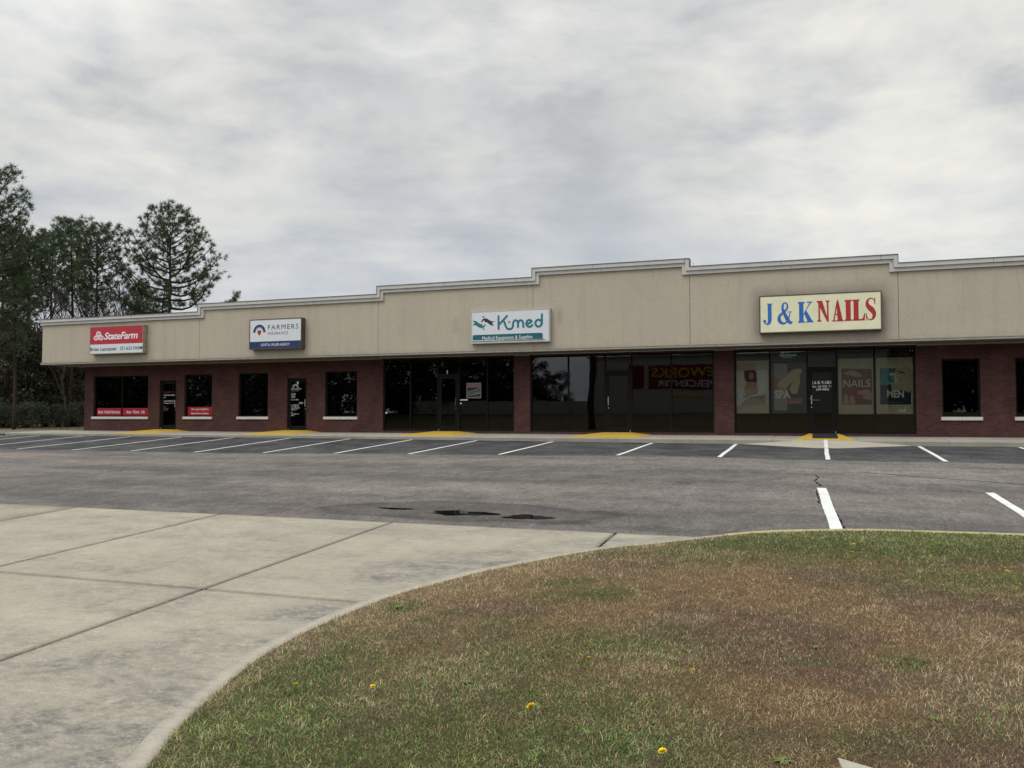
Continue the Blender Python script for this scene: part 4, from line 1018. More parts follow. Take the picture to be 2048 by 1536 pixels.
text('lettering', 'SPA', M['po_text'], r, (W2(1140, 1000)[0]+W2(1545, 1000)[0])/2, W2(1340, 1005)[1], W2(1545, 1000)[0]-W2(1140, 1000)[0], .27, PY-.006, bold=.04)
text('lettering', 'pedicure', M['po_skin'], r, (W2(1140, 1200)[0]+W2(1790, 1200)[0])/2, W2(1450, 1200)[1], W2(1790, 1200)[0]-W2(1140, 1200)[0], .11, PY-.006, shear=.5)
# 3 nails
def W3(X, Y_): return on_wall(1670+X/11.818, 710+Y_/11.818, PY)
r = poster(.82, 1.93, W3(100, 1400)[1], W3(80, 90)[1], 'cream bordered poster of manicured hands reading nails', M['po_cream'])
art(r, M['po_rust'], [[W3(150, 320), W3(870, 320), W3(878, 1175), W3(165, 1175)]])
art(r, M['po_green'], [[W3(150, 320), W3(870, 320), W3(650, 560), W3(160, 560)]], 2)
art(r, M['po_skin'], [smooth2([W3(190, 440), W3(420, 360), W3(640, 480), W3(520, 520), W3(300, 470), W3(190, 450)], 3), smooth2([W3(520, 860), W3(760, 820), W3(870, 900), W3(870, 1060), W3(640, 1010), W3(520, 880)], 3),
     smooth2([W3(200, 1160), W3(210, 960), W3(290, 940), W3(330, 1160)], 3), smooth2([W3(360, 1160), W3(350, 990), W3(430, 970), W3(500, 1160)], 3)], 3)
art(r, M['po_red'], [[W3(380, 850), W3(520, 800), W3(500, 950), W3(400, 950)], [W3(500, 950), W3(660, 930), W3(660, 990), W3(500, 990)]], 4)
text('lettering', 'NAILS', M['po_text'], r, (W3(195, 670)[0]+W3(835, 670)[0])/2, W3(510, 668)[1], W3(835, 670)[0]-W3(195, 670)[0], .25, PY-.006, bold=.0)
# 4 men
r = poster(2.0, 3.13, W3(1000, 1400)[1], W3(1000, 65)[1], 'cream bordered poster of half a face on teal reading men', M['po_cream'])
art(r, M['po_teal'], [[W3(1060, 310), W3(1400, 310), W3(1400, 700), W3(1060, 700)]])
art(r, M['po_navy'], [[W3(1062, 700), W3(1795, 700), W3(1800, 1172), W3(1070, 1172)]])
art(r, M['po_tan'], [smooth2([W3(1420, 310), W3(1790, 310), W3(1790, 860), W3(1600, 830), W3(1380, 840), W3(1340, 720), W3(1470, 640), W3(1420, 480), W3(1420, 330)], 3)], 2)
art(r, M['po_hair'], [[W3(1270, 312), W3(1430, 312), W3(1420, 450), W3(1350, 400)], smooth2([W3(1460, 370), W3(1560, 385), W3(1680, 430), W3(1560, 430), W3(1460, 375)], 3)], 3)
text('lettering', 'MEN', M['po_text'], r, (W3(1230, 920)[0]+W3(1630, 920)[0])/2, W3(1430, 918)[1], W3(1630, 920)[0]-W3(1230, 920)[0], .24, PY-.006, bold=.03)
text('lettering', 'welcome', M['po_grey'], r, (W3(1250, 1100)[0]+W3(1610, 1100)[0])/2, W3(1430, 1115)[1], W3(1610, 1100)[0]-W3(1250, 1100)[0], .045, PY-.006)
# neon
def emis(n, c, s):
    t = NT(n); e = t.n('Emission', {'Color': (*c, 1), 'Strength': s}); t.t.links.new(e.outputs[0], t.out.inputs[0]); return t.m
def NE(X, Y_): return on_wall(1540+X/25.6, 690+Y_/25.6, .14)
r = thing('neon_sign', 'small red and green oval neon sign high in the salon window', 'neon sign', (NE(900, 400)[0], .15, NE(900, 400)[1]))
mR, mG, mW = emis('neon_red', (.9, .08, .12), .55), emis('neon_green', (.02, .55, .18), .5), emis('neon_white', (.6, .55, .5), .28)
mb = MB(); c0 = NE(890, 430)
for q0, q1 in ((.35, 1.9), (3.5, 5.3)):
    mb.tube([(c0[0]+.275*math.cos(q), .14, c0[1]+.145*math.sin(q)*1.0) for q in np.linspace(q0, q1, 14)], .006, 6)
mb.build('oval_tube', mW, r)
text('lettering', 'Spa', mR, r, (NE(520, 0)[0]+NE(1000, 0)[0])/2, NE(760, 310)[1], NE(1000, 0)[0]-NE(520, 0)[0], .10, .139, shear=.4)
text('lettering', 'Pedicure', mG, r, (NE(510, 0)[0]+NE(1340, 0)[0])/2, NE(900, 500)[1], NE(1340, 0)[0]-NE(510, 0)[0], .10, .139, shear=.4)
mb = MB(); mb.tube([(c0[0]-.1, .15, c0[1]+.12), (c0[0]-.1, .15, 2.92)], .003, 4); mb.tube([(c0[0]+.1, .15, c0[1]+.12), (c0[0]+.1, .15, 2.92)], .003, 4); mb.build('hanger', M['bronze'], r)

# utility slab in the grass
dd1 = direction(1676, 1519); 
r_s = []
for px, py in ((1676, 1521), (1740, 1539), (1830, 1566), (1760, 1640), (1706, 1600)):
    u, d, z = ground_hit(px, py); r_s.append((u, d+YO))
zt_ = SLZ+.014
mb = MB(); mb.slab([r_s[0], r_s[4], r_s[3], r_s[2]], zt_-.2, zt_)
o = mb.build('concrete_pad', M['ribbon']); tag(o, 'pale concrete pad corner showing in the turf by the bottom edge', 'concrete pad')

# dandelions and weeds
def dandelion_head():
    V = []; Fq = []; rs = np.random.RandomState(3)
    for i in range(46):
        q = i*2.4; el = .15+1.2*(i/46); c = np.array([0, 0, .03]); L = .017*(.75+.25*rs.rand())
        dr = np.array([math.cos(q)*math.cos(el), math.sin(q)*math.cos(el), math.sin(el)*.6]); sd = np.array([-math.sin(q), math.cos(q), 0])*.0028
        n0 = len(V); V += [c-sd*.4, c+sd*.4, c+dr*L+sd, c+dr*L-sd]; Fq.append((n0, n0+1, n0+2, n0+3))
    return V, Fq
M['petal'] = plain('petal_yellow', (.85, .66, .02), .6); M['stemg'] = plain('stem_green', (.10, .17, .05), .7)
FLW = [(590, 1388, 1), (748, 1391, 1), (1066, 1437, 1.3), (1388, 1359, .9), (1330, 1532, 1.3), (1176, 1331, .8), (1704, 1118, 1.2), (1710, 1101, 1.2), (2012, 1157, 1.2), (1583, 1170, .9), (1059, 1433, .9)]
LAB = ['yellow dandelion near the curved concrete edge, farther left of two', 'yellow dandelion in green turf beside the straw coloured edge', 'large yellow dandelion in the low centre turf', 'lone yellow dandelion in brown turf below the centre', 'yellow dandelion cut by the bottom edge of the view',
       'tiny yellow flower in the middle of the brown turf', 'yellow dandelion just below the bright green strip', 'yellow dandelion at the edge of the bright green strip', 'yellow dandelion at the right side of the far turf', 'tiny yellow dandelion in the upper brown turf', 'small second bloom touching the large low centre dandelion']
proto = None
for (px, py, sc_), lb in zip(FLW, LAB):
    u, d, z = ground_hit(px, py)
    if proto is None:
        proto = thing('dandelion', lb, 'flower', (0, 0, 0), 'dandelions in the turf')
        V, Fq = dandelion_head(); mb = MB(); mb.v = [tuple(v) for v in V]; mb.f = Fq; mb.build('blossom', M['petal'], proto)
        mb = MB(); mb.tube([(0, 0, -.02), (.002, .001, .015), (0, 0, .031)], .0016, 5); mb.build('stem', M['stemg'], proto); o = proto
    else: o = dup(proto, (0, 0, 0))
    o['label'] = lb; o.location = (u, d+YO, z+.022); o.rotation_euler = (.25, 0, random.uniform(0, 6)); o.scale = (sc_*1.35,)*3
WD = [(932, 1366, 1.0, 'jagged leafed weed rosette in the left green turf'), (1630, 1296, .9, 'leafy weed tuft in the centre of the brown turf'), (1580, 1285, .7, 'smaller weed tuft beside the centre one'), (1565, 1525, 1.0, 'grey green weed rosette at the bottom edge beside the concrete pad'), (800, 1215, 1.2, 'upright green weed at the curved concrete edge'), (1870, 1440, .8, 'small weed rosette in the right brown turf')]
def weed(sc_, seed):
    rs = np.random.RandomState(seed); V = []; Fq = []; C = []
    for i in range(16):
        q = i*2.4+rs.rand()*.5; L = .09*(.5+.6*rs.rand()); W_ = .016; up = .15+.5*rs.rand(); k = 7
        for j in range(k):
            t = j/(k-1); w = W_*math.sin(math.pi*(.08+.85*t))*(1.0 if j % 2 else .45); r0 = L*t; h = L*up*t*(1.3-t)
            V += [(math.cos(q)*r0-math.sin(q)*w, math.sin(q)*r0+math.cos(q)*w, h+.004), (math.cos(q)*r0+math.sin(q)*w, math.sin(q)*r0-math.cos(q)*w, h+.004)]
            C += [(.13+.04*rs.rand(), .18, .055)]*2
        n0 = len(V)-2*k
        for j in range(k-1): Fq.append((n0+2*j, n0+2*j+1, n0+2*j+3, n0+2*j+2))
    return np.array(V)*sc_, np.array(Fq), np.array(C)
for i, (px, py, sc_, lb) in enumerate(WD):
    u, d, z = ground_hit(px, py); V, Fq, C = weed(sc_, i)
    o = npmesh('weed', V, [Fq], M['leaf'], attrs={'col': C}); o.location = (u, d+YO, z+.002); o.scale = (.62,)*3; tag(o, lb, 'weed', 'weeds in the turf')

# ------------------------------------------------------------------ trees
def needles(cs, dirs, n_per, L, W, seed, tint):
    """tufts of needles: cs (k,3) centres, dirs (k,3) growing direction"""
    rs = np.random.RandomState(seed); k = len(cs); n_ = k*n_per
    c = np.repeat(cs, n_per, 0); dd = np.repeat(dirs, n_per, 0); v = rs.normal(size=(n_, 3)); v /= np.linalg.norm(v, axis=1)[:, None]
    v = v+dd*.35+np.array([0, 0, .15]); v /= np.linalg.norm(v, axis=1)[:, None]
    l = L*(.6+.5*rs.rand(n_))[:, None]; sd = np.cross(v, rs.normal(size=(n_, 3))); sd /= np.linalg.norm(sd, axis=1)[:, None]; w = W*(.7+.6*rs.rand(n_))[:, None]
    c = c+rs.normal(size=(n_, 3))*L*.10
    V = np.stack([c-sd*w*.5, c+sd*w*.5, c+v*l+sd*w*.12, c+v*l-sd*w*.12], 1).reshape(-1, 3); b = np.arange(n_)*4
    col = np.array(tint)*(np.repeat(.7+.6*rs.rand(k), n_per)*(.8+.4*rs.rand(n_)))[:, None]
    return V, np.stack([b, b+1, b+2, b+3], 1), np.repeat(col, 4, 0)
def pine(name, H, crown0, prof, seed, limbs=46, tuftL=.30, label='', group=None, lean=0., per=24, dens=1., tint=(.055, .085, .035), dead=6):
    rs = np.random.RandomState(seed); root = thing(name, label, 'tree', (0, 0, 0), group)
    mb = MB(); nseg = 9; P = []
    for i in range(nseg+1):
        t = i/nseg; P.append((lean*t*t*H+.12*math.sin(t*5+seed), .10*math.sin(t*4+seed*2), H*t*.985-.3))
    r0 = .021*H*.62; mb.tube(P, [r0*(1-.86*(i/nseg)) for i in range(nseg+1)], 8)
    def axis(z): t = np.clip((z+.3)/(H*.985), 0, 1); return np.array([lean*t*t*H+.12*math.sin(t*5+seed), .10*math.sin(t*4+seed*2), z])
    cs = []; ds_ = []
    def tuft(p, d): cs.append(p); ds_.append(d/np.linalg.norm(d))
    tot = limbs+dead
    for i in range(tot):
        isdead = i >= limbs
        t = ((i+rs.rand()*.6)/limbs)**.85 if not isdead else -.28*rs.rand()
        z = crown0+(H-crown0)*min(t, .985); rad = prof(max(t, 0))*(.72+.30*rs.rand()); az = i*2.39996+rs.rand()*.7
        if isdead: rad = prof(0)*.4*rs.rand()
        a = axis(z); up = .10+.75*max(t, 0)+.15*rs.rand(); sag = .20*(1-max(t, 0))
        L = max(rad, .35); hv = np.array([math.cos(az), math.sin(az), 0]); B = []; m_ = 7; bend = rs.normal()*.25; sv = np.array([-hv[1], hv[0], 0])
        for j in range(m_+1):
            s_ = j/m_; B.append(a+hv*L*s_+sv*bend*L*s_*s_*.6+np.array([0, 0, L*up*s_-sag*L*math.sin(s_*3.1)+.22*L*s_**3]))
        rb = max(.018, .020*L*(1.2))
        mb.tube(B, [rb*(1-.85*j/m_)+.006 for j in range(m_+1)], 5, False)
        if isdead: continue
        # sub branches
        ns = max(3, int(L*3.4*dens)); 
        for q in range(ns):
            s_ = .30+.70*(q+rs.rand()*.5)/ns; s_ = min(s_, 1.); jf = s_*m_; j0 = min(int(jf), m_-1); p = B[j0]*(1-(jf-j0))+B[j0+1]*(jf-j0)
            sg = 1 if q % 2 else -1; l2 = (.35+.45*L*.35*(1.15-s_))*(.7+.6*rs.rand()); dv = hv*(.55+.3*rs.rand())+sv*sg*(.55+.5*rs.rand())+np.array([0, 0, .25+.5*rs.rand()]); dv /= np.linalg.norm(dv)
            e = p+dv*l2; mid = p+dv*l2*.5+np.array([0, 0, -.03])
            mb.tube([p, mid, e], [.014, .011, .006], 4, False)
            for w_ in range(1+int(rs.rand()*2+l2*1.2)):
                f_ = .35+.65*rs.rand(); o_ = rs.normal(size=3)*.20*np.array([1, 1, .7]); tuft(p+dv*l2*f_+o_, dv+np.array([0, 0, .4]))
            tuft(e, dv+np.array([0, 0, .5]))
        tuft(B[-1], B[-1]-B[-2])
    for _ in range(4): tuft(axis(H)+rs.normal(size=3)*.12+np.array([0, 0, -.15]), np.array([0, 0, 1.]))
    tr = mb.build('trunk', M['bark'], root, True)
    V, Fq, C = needles(np.array(cs), np.array(ds_), per, tuftL, .026, seed, tint)
    npmesh('crown', V, [Fq], M['needle'], root, {'col': C}); return root
def place(root, px, depth, z=-.2, rz=0, sc_=1.):
    x, y_ = at_depth(px, depth); root.location = (x, y_, z); root.rotation_euler = (0, 0, rz); root.scale = (sc_,)*3; return root
def ztop(py, depth): return .684+(832-py)/F*depth+.2
hero_prof = lambda t: np.interp(t, [0, .12, .3, .5, .7, .85, 1], [4.6, 4.9, 4.3, 3.5, 2.5, 1.8, .6])
Hh = ztop(427, 62)
hero = pine('pine_tree', Hh, 7.7, hero_prof, 5, limbs=50, label='tall open crowned pine standing alone behind the lowest parapet', group=None, per=30, dens=.9, dead=4)
place(hero, 334, 62)
GPN = 'pines at the left behind the hedge'
pB = pine('pine_tree', 15, 8.9, lambda t: np.interp(t, [0, .3, .6, .85, 1], [1.1, 1.7, 1.7, 1.3, .4]), 12, limbs=50, label='narrow topped pine left of the lone pine, tallest of the middle pair', group=GPN, dead=20, dens=.85)
pC = pine('pine_tree', 15, 8.9, lambda t: np.interp(t, [0, .3, .6, .85, 1], [1.5, 2.0, 2.1, 1.7, .9]), 23, limbs=56, label='broad round topped pine nearest the lone pine', group=GPN, dead=20, dens=.9)
pD = pine('pine_tree', 16, 5.0, lambda t: np.interp(t, [0, .3, .6, .85, 1], [2.4, 2.7, 2.6, 1.9, .8]), 37, limbs=58, label='large pine whose limbs reach in from the left edge above all others', group=GPN, dead=16, dens=.9)
def put(proto, px, py, depth, rz, label, first=False):
    H0 = {pB: 15, pC: 15, pD: 16}[proto]; s_ = ztop(py, depth)/H0
    o_ = proto if first else dup(proto, (0, 0, 0)); place(o_, px, depth, -.2, rz, s_); o_['label'] = label; return o_
put(pB, 138, 448, 60, .3, 'narrow topped pine beside the broad one, tallest of the middle group', True)
put(pC, 186, 466, 58, 1.0, 'broad round topped pine nearest the lone pine', True)
put(pD, -12, 350, 50, 1.4, 'huge pine at the left edge rising above all others', True)
for (pr, px, py, dp, rz, lb) in [
    (pB, 101, 472, 72, 2.2, 'slim pine just left of the tallest middle pine'), (pC, 52, 487, 60, 3.1, 'dense mid height pine between the edge pine and the slim pine'), 
    (pC, 272, 588, 70, .6, 'low pine just above the parapet between broad pine and lone pine'), (pC, 4, 462, 62, 4.0, 'dense pine close behind the huge edge pine'), 
    (pB, 28, 540, 52, 1.9, 'shorter pine in front of the dark edge pine')]:
    put(pr, px, py, dp, rz, lb)
# bare trees
def bare(seed, H, label, group, fine=3):
    rs = np.random.RandomState(seed); root = thing('bare_tree', label, 'tree', (0, 0, 0), group); mb = MB(); tw = MB()
    def br(p, d, L, r, lev):
        k = 4; P = [p]; dd = d
        for i in range(k): dd = dd+rs.normal(size=3)*.12+np.array([0, 0, .05]); dd /= np.linalg.norm(dd); P.append(P[-1]+dd*L/k)
        (mb if lev < 2 else tw).tube([tuple(q) for q in P], [r*(1-.6*i/k) for i in range(k+1)], 6 if lev == 0 else 3, False)
        if lev >= fine+1: return
        n_ = [9, 6, 5, 4, 3][lev]
        for i in range(n_):
            s_ = (.30 if lev == 0 else .2)+(.7 if lev == 0 else .8)*(i+rs.rand())/n_; j = min(int(s_*k), k-1); q = P[j]+(P[j+1]-P[j])*(s_*k-j)
            o_ = rs.normal(size=3); o_[2] = abs(o_[2])*.7+.5; nd_ = dd*.5+o_/np.linalg.norm(o_)*.8; nd_ /= np.linalg.norm(nd_)
            br(q, nd_, L*(.5-.05*lev)*(.7+.5*rs.rand()), r*.38+.003, lev+1)
    br(np.array([0, 0, -.2]), np.array([0, 0, 1.]), H*.78, H*.011, 0)
    mb.build('trunk', M['bark2'], root); tw.build('twigs', M['bark2'], root); return root
bt = [bare(3, 10, 'x', 'leafless trees among the pines', 3), bare(8, 10, 'x', 'leafless trees among the pines', 3)]
BL = [(158, 590, 64), (215, 575, 68), (248, 600, 64), (95, 575, 70), (178, 560, 75), (125, 600, 58), (280, 605, 76), (60, 590, 62), (20, 600, 58), (232, 590, 78), (195, 600, 62)]
for i, (px, py, dp) in enumerate(BL):
    o_ = bt[i] if i < 2 else dup(bt[i % 2], (0, 0, 0)); place(o_, px, dp, -.2, i*1.3, ztop(py, dp)/9.5)
    o_['label'] = ['bare twiggy tree showing under the middle pines', 'bare tree below the broad pine, right of its trunk', 'bare tree rising behind the parapet right of the broad pine', 'bare thin tree below the slim pine', 'bare tree behind the trunk of the broad pine', 'bare tree above the hedge beside the building corner',
                   'bare tree at the foot of the low pine behind the parapet', 'bare tree among the dense left pines', 'bare tree nearest the left edge', 'tall thin bare tree farthest back behind the parapet', 'bare tree directly behind the corner sign'][i]
# leafy understory
def leaves(cs, rad, n_per, size, seed, tint, flat_=.75):
    rs = np.random.RandomState(seed); k = len(cs); n_ = k*n_per; v = rs.normal(size=(n_, 3)); v /= np.linalg.norm(v, axis=1)[:, None]
    c = np.repeat(cs, n_per, 0)+v*(np.repeat(rad, n_per)*(rs.rand(n_)**.45))[:, None]*np.array([1, 1, flat_])
    a = rs.normal(size=(n_, 3)); a /= np.linalg.norm(a, axis=1)[:, None]; b = np.cross(a, rs.normal(size=(n_, 3))); b /= np.linalg.norm(b, axis=1)[:, None]; s_ = size*(.6+.8*rs.rand(n_))[:, None]
    V = np.stack([c-a*s_*.6, c+b*s_*.32, c+a*s_*.6, c-b*s_*.32], 1).reshape(-1, 3); i_ = np.arange(n_)*4
    col = np.array(tint)*(np.repeat(.65+.7*rs.rand(k), n_per)*(.75+.5*rs.rand(n_)))[:, None]
    return V, np.stack([i_, i_+1, i_+2, i_+3], 1), np.repeat(col, 4, 0)
def brush(seed, H, Rw, label, group, tint=(.050, .062, .028), name='understory_tree', n=90, per=70, size=.16):
    rs = np.random.RandomState(seed); root = thing(name, label, 'tree', (0, 0, 0), group); cs = []; mb = MB()
    for i in range(n):
        z = H*(.08+.9*rs.rand()); rr_ = Rw*math.sqrt(max(.05, 1-((z/H-.45)/.62)**2))*(rs.rand()**.5); q = rs.rand()*6.28; cs.append((rr_*math.cos(q), rr_*math.sin(q), z))
    for i in range(6):
        c = cs[i]; mb.tube([(0, 0, -.2), (c[0]*.3, c[1]*.3, c[2]*.5), c], [.09, .06, .02], 5, False)
    mb.build('trunk', M['bark'], root)
    V, Fq, C = leaves(np.array(cs), np.full(n, .55), per, size, seed, tint); npmesh('crown', V, [Fq], M['leaf'], root, {'col': C}); return root
ub = [brush(41, 6.5, 2.2, 'x', 'evergreen thicket behind the hedge', (.040, .044, .022)), brush(42, 5.0, 2.4, 'x', 'evergreen thicket behind the hedge', (.045, .050, .022)), brush(43, 6.0, 2.0, 'x', 'evergreen thicket behind the hedge', (.052, .044, .030))]
UL = [(-45, 52, 1.0), (-10, 50, 1.1), (22, 54, 1.05), (55, 50, 1.0), (88, 56, 1.15), (118, 52, 1.0), (150, 56, 1.15), (175, 60, 1.15), (5, 62, 1.3), (48, 64, 1.25), (92, 66, 1.3), (135, 68, 1.2), (170, 70, 1.2), (205, 72, 1.1), (-40, 64, 1.5), (72, 76, 1.5), (115, 80, 1.45), (155, 82, 1.4), (20, 78, 1.6)]
UN = ['first', 'second', 'third', 'fourth', 'fifth', 'sixth', 'seventh', 'eighth']
for i, (px, dp, sc_) in enumerate(UL):
    dp += 9; o_ = ub[i] if i < 3 else dup(ub[i % 3], (0, 0, 0)); place(o_, px, dp, -.25, i*2.1, sc_*1.1)
    if i < 8: lb = f'dark leafy undergrowth tree close behind the hedge, {UN[i]} from the left'
    elif i < 15: lb = f'dark undergrowth tree in the middle row under the pines, {UN[min(i-8, 7)]} of that row'
    else: lb = f'tallest undergrowth tree far back between pine trunks, {UN[i-15]} of the back row'
    o_['label'] = lb
# hedge
rs = np.random.RandomState(5); cs = []; rad = []
hx0, hy0 = at_depth(150, 50.5); hx1, hy1 = at_depth(-330, 56)
hx0, hy0 = -36.8, 40+YO; 
L_ = 46
for i in range(640):
    t = rs.rand(); x = -38.2-L_*t; y_ = hy0+.9+rs.normal()*.35+t*.6; z = -.02+(1.60+.10*math.sin(x*1.7)+.08*math.sin(x*4.1))*(.14+.80*rs.rand()); cs.append((x, y_, min(z, 1.36))); rad.append(.36)
V, Fq, C = leaves(np.array(cs), np.array(rad), 130, .075, 9, (.034, .042, .024), .8)
hd = thing('hedge', 'long dark clipped evergreen hedge running off the left edge', 'hedge', (-45, hy0, -.1))
npmesh('foliage', V, [Fq], M['leaf'], hd, {'col': C})
mb = MB()
for i in range(60):
    x = -38.4-L_*i/60+rs.normal()*.1; y_ = hy0+.9; mb.tube([(x, y_, -.3), (x+rs.normal()*.1, y_+rs.normal()*.1, .3), (x+rs.normal()*.3, y_+rs.normal()*.2, .8)], [.03, .025, .01], 5, False)
mb.build('stems', M['bark'], hd)

# ------------------------------------------------------------------ across the road behind the viewer (mirrored in the glass)
M['far_red'] = plain('far_banner_red', (.17, .02, .025), .7)
sh = thing('store_building', 'white block store across the road with a red and yellow banner', 'building', (-8, YO-30, 1.1))
mb = MB(); yb = YO-30
mb.box(-23.5, 7, yb-14, yb, .8, 7.1); mb.build('wall', plain('white_block', (.44, .44, .43), .8), sh)
mb = MB(); mb.box(-23.7, 7.2, yb-14.2, yb+.2, 7.1, 7.3); mb.build('roof', M['roof'], sh)
mb = MB(); mb.box(-16.9, -5.6, yb+.01, yb+.06, 3.6, 6.2); mb.build('banner', M['far_red'], sh)
mb = MB(); mb.box(-18.9, -17.4, yb+.01, yb+.06, 3.7, 6.2); mb.build('banner', M['far_red'], sh)
M['bannery'] = plain('banner_yellow', (.60, .45, .03), .6)
def back_text(s, cx, cz, w, h, m, bold=.02):
    t_ = text('lettering', s, m, None, 0, cz, w, h, 0, bold=bold)
    t_.v = [(cx-v[0], yb+.07, v[2]) for v in t_.v]; t_.f = [f[::-1] for f in t_.f]; return t_.build('lettering', m, sh)
back_text('FIREWORKS', -12.1, 5.42, 8.8, 1.0, M['bannery']); back_text('SUPERCENTER', -12.2, 4.2, 7.7, .66, M['letter_white'])
mb = MB(); mb.box(-14.5, -11, yb+.01, yb+.05, 2.7, 3.0); mb.build('notice_board', M['bannery'], sh)
fe = MB(); x = -44
while x < -24.5: fe.box(x, x+2.3, YO-27.2, YO-27.1, .9, 2.35+.08*math.sin(x)); x += 2.36
o = fe.build('fence', plain('fence_panel', (.36, .36, .35), .8)); tag(o, 'white panel fence across the road beside the white store', 'fence')
up = MB(); up.tube([(-18.6, YO-12, -1.9), (-18.75, YO-12, 2), (-18.5, YO-12, 5), (-18.7, YO-12, 11)], [.33, .30, .28, .22], 10); o = up.build('utility_pole', M['bark']); tag(o, 'dark wooden utility pole beside the road facing the shops', 'pole')
gb = 'trees across the road'
for i, (u, d, s_) in enumerate([(-35, -32, 1.5), (-40, -30, 1.7), (-45, -28, 1.6), (-50, -26, 1.8), (-55, -22, 1.8), (-60, -17, 1.7), (-64, -12, 1.7), (-68, -6, 1.7), (-72, 0, 1.7), (-28, -34, .85), (-74, -20, 2.0), (-84, -26, 2.0), (-92, -14, 2.0), (-30.5, -33, 1.0), (2, -46, 1.9), (8, -47, 1.9), (-37, -38, 1.9), (-43, -36, 2.0), (-49, -34, 2.0), (-56, -31, 2.0), (-62, -25, 2.0), (-68, -19, 2.0), (-74, -12, 2.0), (-78, -4, 2.0), (-33, -36, 1.3), (-57, -26, 1.7), (-47, -31, 1.7), (-42.5, -33, 1.6), (-66, -22, 1.9), (-37.5, -34.5, 1.6), (-62, -20, 1.7), (-70, -15, 1.7), (13, -36, 1.6), (19, -34, 1.6), (10, -40, 2.0), (16, -41, 2.0), (22, -40, 2.0), (28, -38, 2.0), (14, -46, 2.2), (20, -46, 2.2), (26, -44, 2.2), (33, -36, 2.0)]):
    o_ = dup(ub[i % 3], (u, d+YO, .6 if d < -22 else -1.0), i, s_); o_['label'] = 'dark leafy tree across the road from the shops'; o_['group'] = gb
for i, (u, d) in enumerate([(-38, -38), (-47, -36), (-58, -30), (-66, -24), (-80, -10), (4, -52), (12, -50)]):
    o_ = dup(pC, (u, d+YO, .8), i*1.7, .95); o_['label'] = 'pine across the road from the shops'; o_['group'] = gb

# ------------------------------------------------------------------ sky, sun, camera
SUN_EL, SUN_AZ = 58, 215    # high, behind the viewer to the right of the facade normal
w = bpy.data.worlds.new('World'); SC.world = w; w.use_nodes = True; nt = w.node_tree; nt.nodes.clear()
class WT(NT):
    def __init__(s): s.t = nt
t = WT(); out = t.n('OutputWorld'); tc = t.n('TexCoord').outputs['Generated']
sk = t.n('TexSky', sky_type='NISHITA'); sk.sun_disc = False; sk.sun_elevation = R(SUN_EL); sk.sun_rotation = R(SUN_AZ-180); sk.air_density = 1.2; sk.dust_density = 3
sp = t.n('SeparateXYZ', {0: tc}); z = sp.outputs[2]; zz = t.math('ADD', t.math('MAXIMUM', z, 0.0), .40)
pl = t.n('CombineXYZ', {0: t.math('DIVIDE', sp.outputs[0], zz), 1: t.math('DIVIDE', sp.outputs[1], zz), 2: 0.}).outputs[0]
def mapped(sc_, loc, rz=0): return t.n('Mapping', {'Vector': pl, 'Scale': (sc_[0], sc_[1], 1), 'Location': (*loc, 0), 'Rotation': (0, 0, rz)}).outputs[0]
RZ = -.34
def dmap(sc_, loc): return t.n('Mapping', {'Vector': tc, 'Scale': sc_, 'Location': loc}).outputs[0]
wv = t.n('TexNoise', {'Vector': dmap((2.2, 2.2, 5.5), (1, 2, 3)), 'Scale': 1.0, 'Detail': 2}).outputs['Color']
wv = t.n('VectorMath', {0: wv, 3: .10}, operation='SCALE').outputs[0]
tw_ = t.n('VectorMath', {0: tc, 1: wv}, operation='ADD').outputs[0]
def wmap(k, loc): return t.n('Mapping', {'Vector': tw_, 'Scale': (k, k, k*2.5), 'Location': loc}).outputs[0]
n1 = t.noise(wmap(3.6, (3.1, 1.7, .4)), 1.0, 5, .52); n2 = t.noise(wmap(11., (7.7, 4.2, 5.)), 1.0, 5, .55); n3 = t.noise(wmap(1.5, (4.3, 9.2, 2.)), 1.0, 2, .5)
cl = t.math('ADD', t.math('MULTIPLY', n1, .46), t.math('ADD', t.math('MULTIPLY', n2, .32), t.math('MULTIPLY', n3, .24)))
cc = t.ramp(cl, [(.39, rgb(183, 187, 190)), (.45, rgb(194, 197, 199)), (.51, rgb(206, 208, 209)), (.57, rgb(219, 220, 219)), (.66, rgb(238, 239, 236))])
# bluish, slightly darker low cloud
lowf = t.ramp(z, [(.03, 1.), (.14, .8), (.30, 0.)]); lowc = t.ramp(t.noise(t.n('Mapping', {'Vector': tw_, 'Scale': (3.2, 3.2, 22.), 'Location': (5.1, 2.2, 1.)}).outputs[0], 1.0, 4, .5), [(.36, rgb(184, 191, 204)), (.5, rgb(197, 204, 214)), (.66, rgb(217, 221, 225))])
cc = t.mix(t.math('MULTIPLY', lowf, .8), cc, lowc)
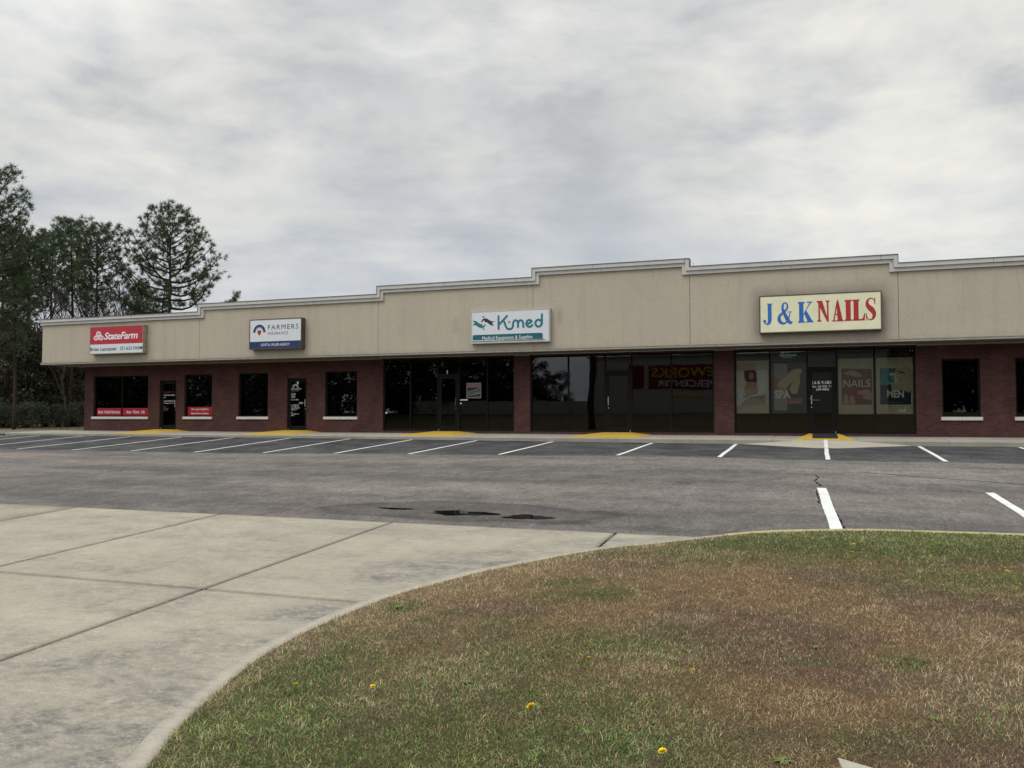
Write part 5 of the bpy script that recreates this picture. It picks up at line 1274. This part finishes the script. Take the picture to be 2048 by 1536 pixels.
# thin bright breaks
for (bx, by, r0, r1, am, nm) in ((1780, 240, .95, .993, 1.0, (2.6, 9.)), (350, 160, .970, .997, .6, (4.5, 6.)), (1080, 90, .990, .999, .5, (4.5, 6.)), (60, 70, .985, .999, .5, (4.5, 6.)), (2000, 130, .975, .998, .6, (4, 8)), (900, 400, .985, .998, .4, (4, 12)), (560, 500, .992, .999, .4, (4, 14))):
    bd = Vector(direction(bx, by)).normalized()
    dp = t.n('VectorMath', {0: tc, 1: tuple(bd)}, operation='DOT_PRODUCT').outputs['Value']
    br_ = t.ramp(dp, [(r0, 0.), (r1, 1.)]); br2 = t.math('MULTIPLY', br_, t.ramp(t.noise(wmap(nm[0]*2.0, (2.2+bx, 6.1, 0.)), 1.0, 6, .55), [(.38, 0.), (.66, 1.)]))
    cc = t.mix(t.math('MULTIPLY', br2, am), cc, rgb(249, 247, 236))
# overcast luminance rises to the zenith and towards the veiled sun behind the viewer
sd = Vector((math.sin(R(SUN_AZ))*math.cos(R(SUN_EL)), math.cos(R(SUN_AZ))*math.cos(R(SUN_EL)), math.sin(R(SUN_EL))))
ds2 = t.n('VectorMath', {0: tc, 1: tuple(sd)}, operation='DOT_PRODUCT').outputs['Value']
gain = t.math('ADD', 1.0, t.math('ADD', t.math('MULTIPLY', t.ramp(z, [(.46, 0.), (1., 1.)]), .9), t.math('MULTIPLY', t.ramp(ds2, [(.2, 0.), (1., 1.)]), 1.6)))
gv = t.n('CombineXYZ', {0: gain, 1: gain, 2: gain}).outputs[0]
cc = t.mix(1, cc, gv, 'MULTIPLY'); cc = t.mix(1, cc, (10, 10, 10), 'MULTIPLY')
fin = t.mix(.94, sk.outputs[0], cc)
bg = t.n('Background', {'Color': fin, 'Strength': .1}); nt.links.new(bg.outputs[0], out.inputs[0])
L = bpy.data.lights.new('sun', 'SUN'); L.energy = 1.1; L.angle = R(24); L.color = (1, .96, .9)
lo = bpy.data.objects.new('sun', L); COL.objects.link(lo); lo.rotation_euler = Vector(sd).to_track_quat('Z', 'Y').to_euler()
cam = bpy.data.cameras.new('camera'); cam.sensor_fit = 'HORIZONTAL'; cam.sensor_width = 36; cam.lens = F/2048*36; cam.clip_start = .1; cam.clip_end = 4000
co = bpy.data.objects.new('camera', cam); COL.objects.link(co); co.location = CAM
co.rotation_euler = (math.pi/2+PITCH, 0, TH); SC.camera = co
SC.view_settings.view_transform = 'Standard'; SC.view_settings.look = 'None'; SC.view_settings.exposure = 0; SC.view_settings.gamma = 1
SC.cycles.use_adaptive_sampling = True; SC.cycles.use_denoising = True; SC.cycles.max_bounces = 6; SC.cycles.transparent_max_bounces = 12; SC.cycles.caustics_reflective = False
SC.cycles.sample_clamp_indirect = 5
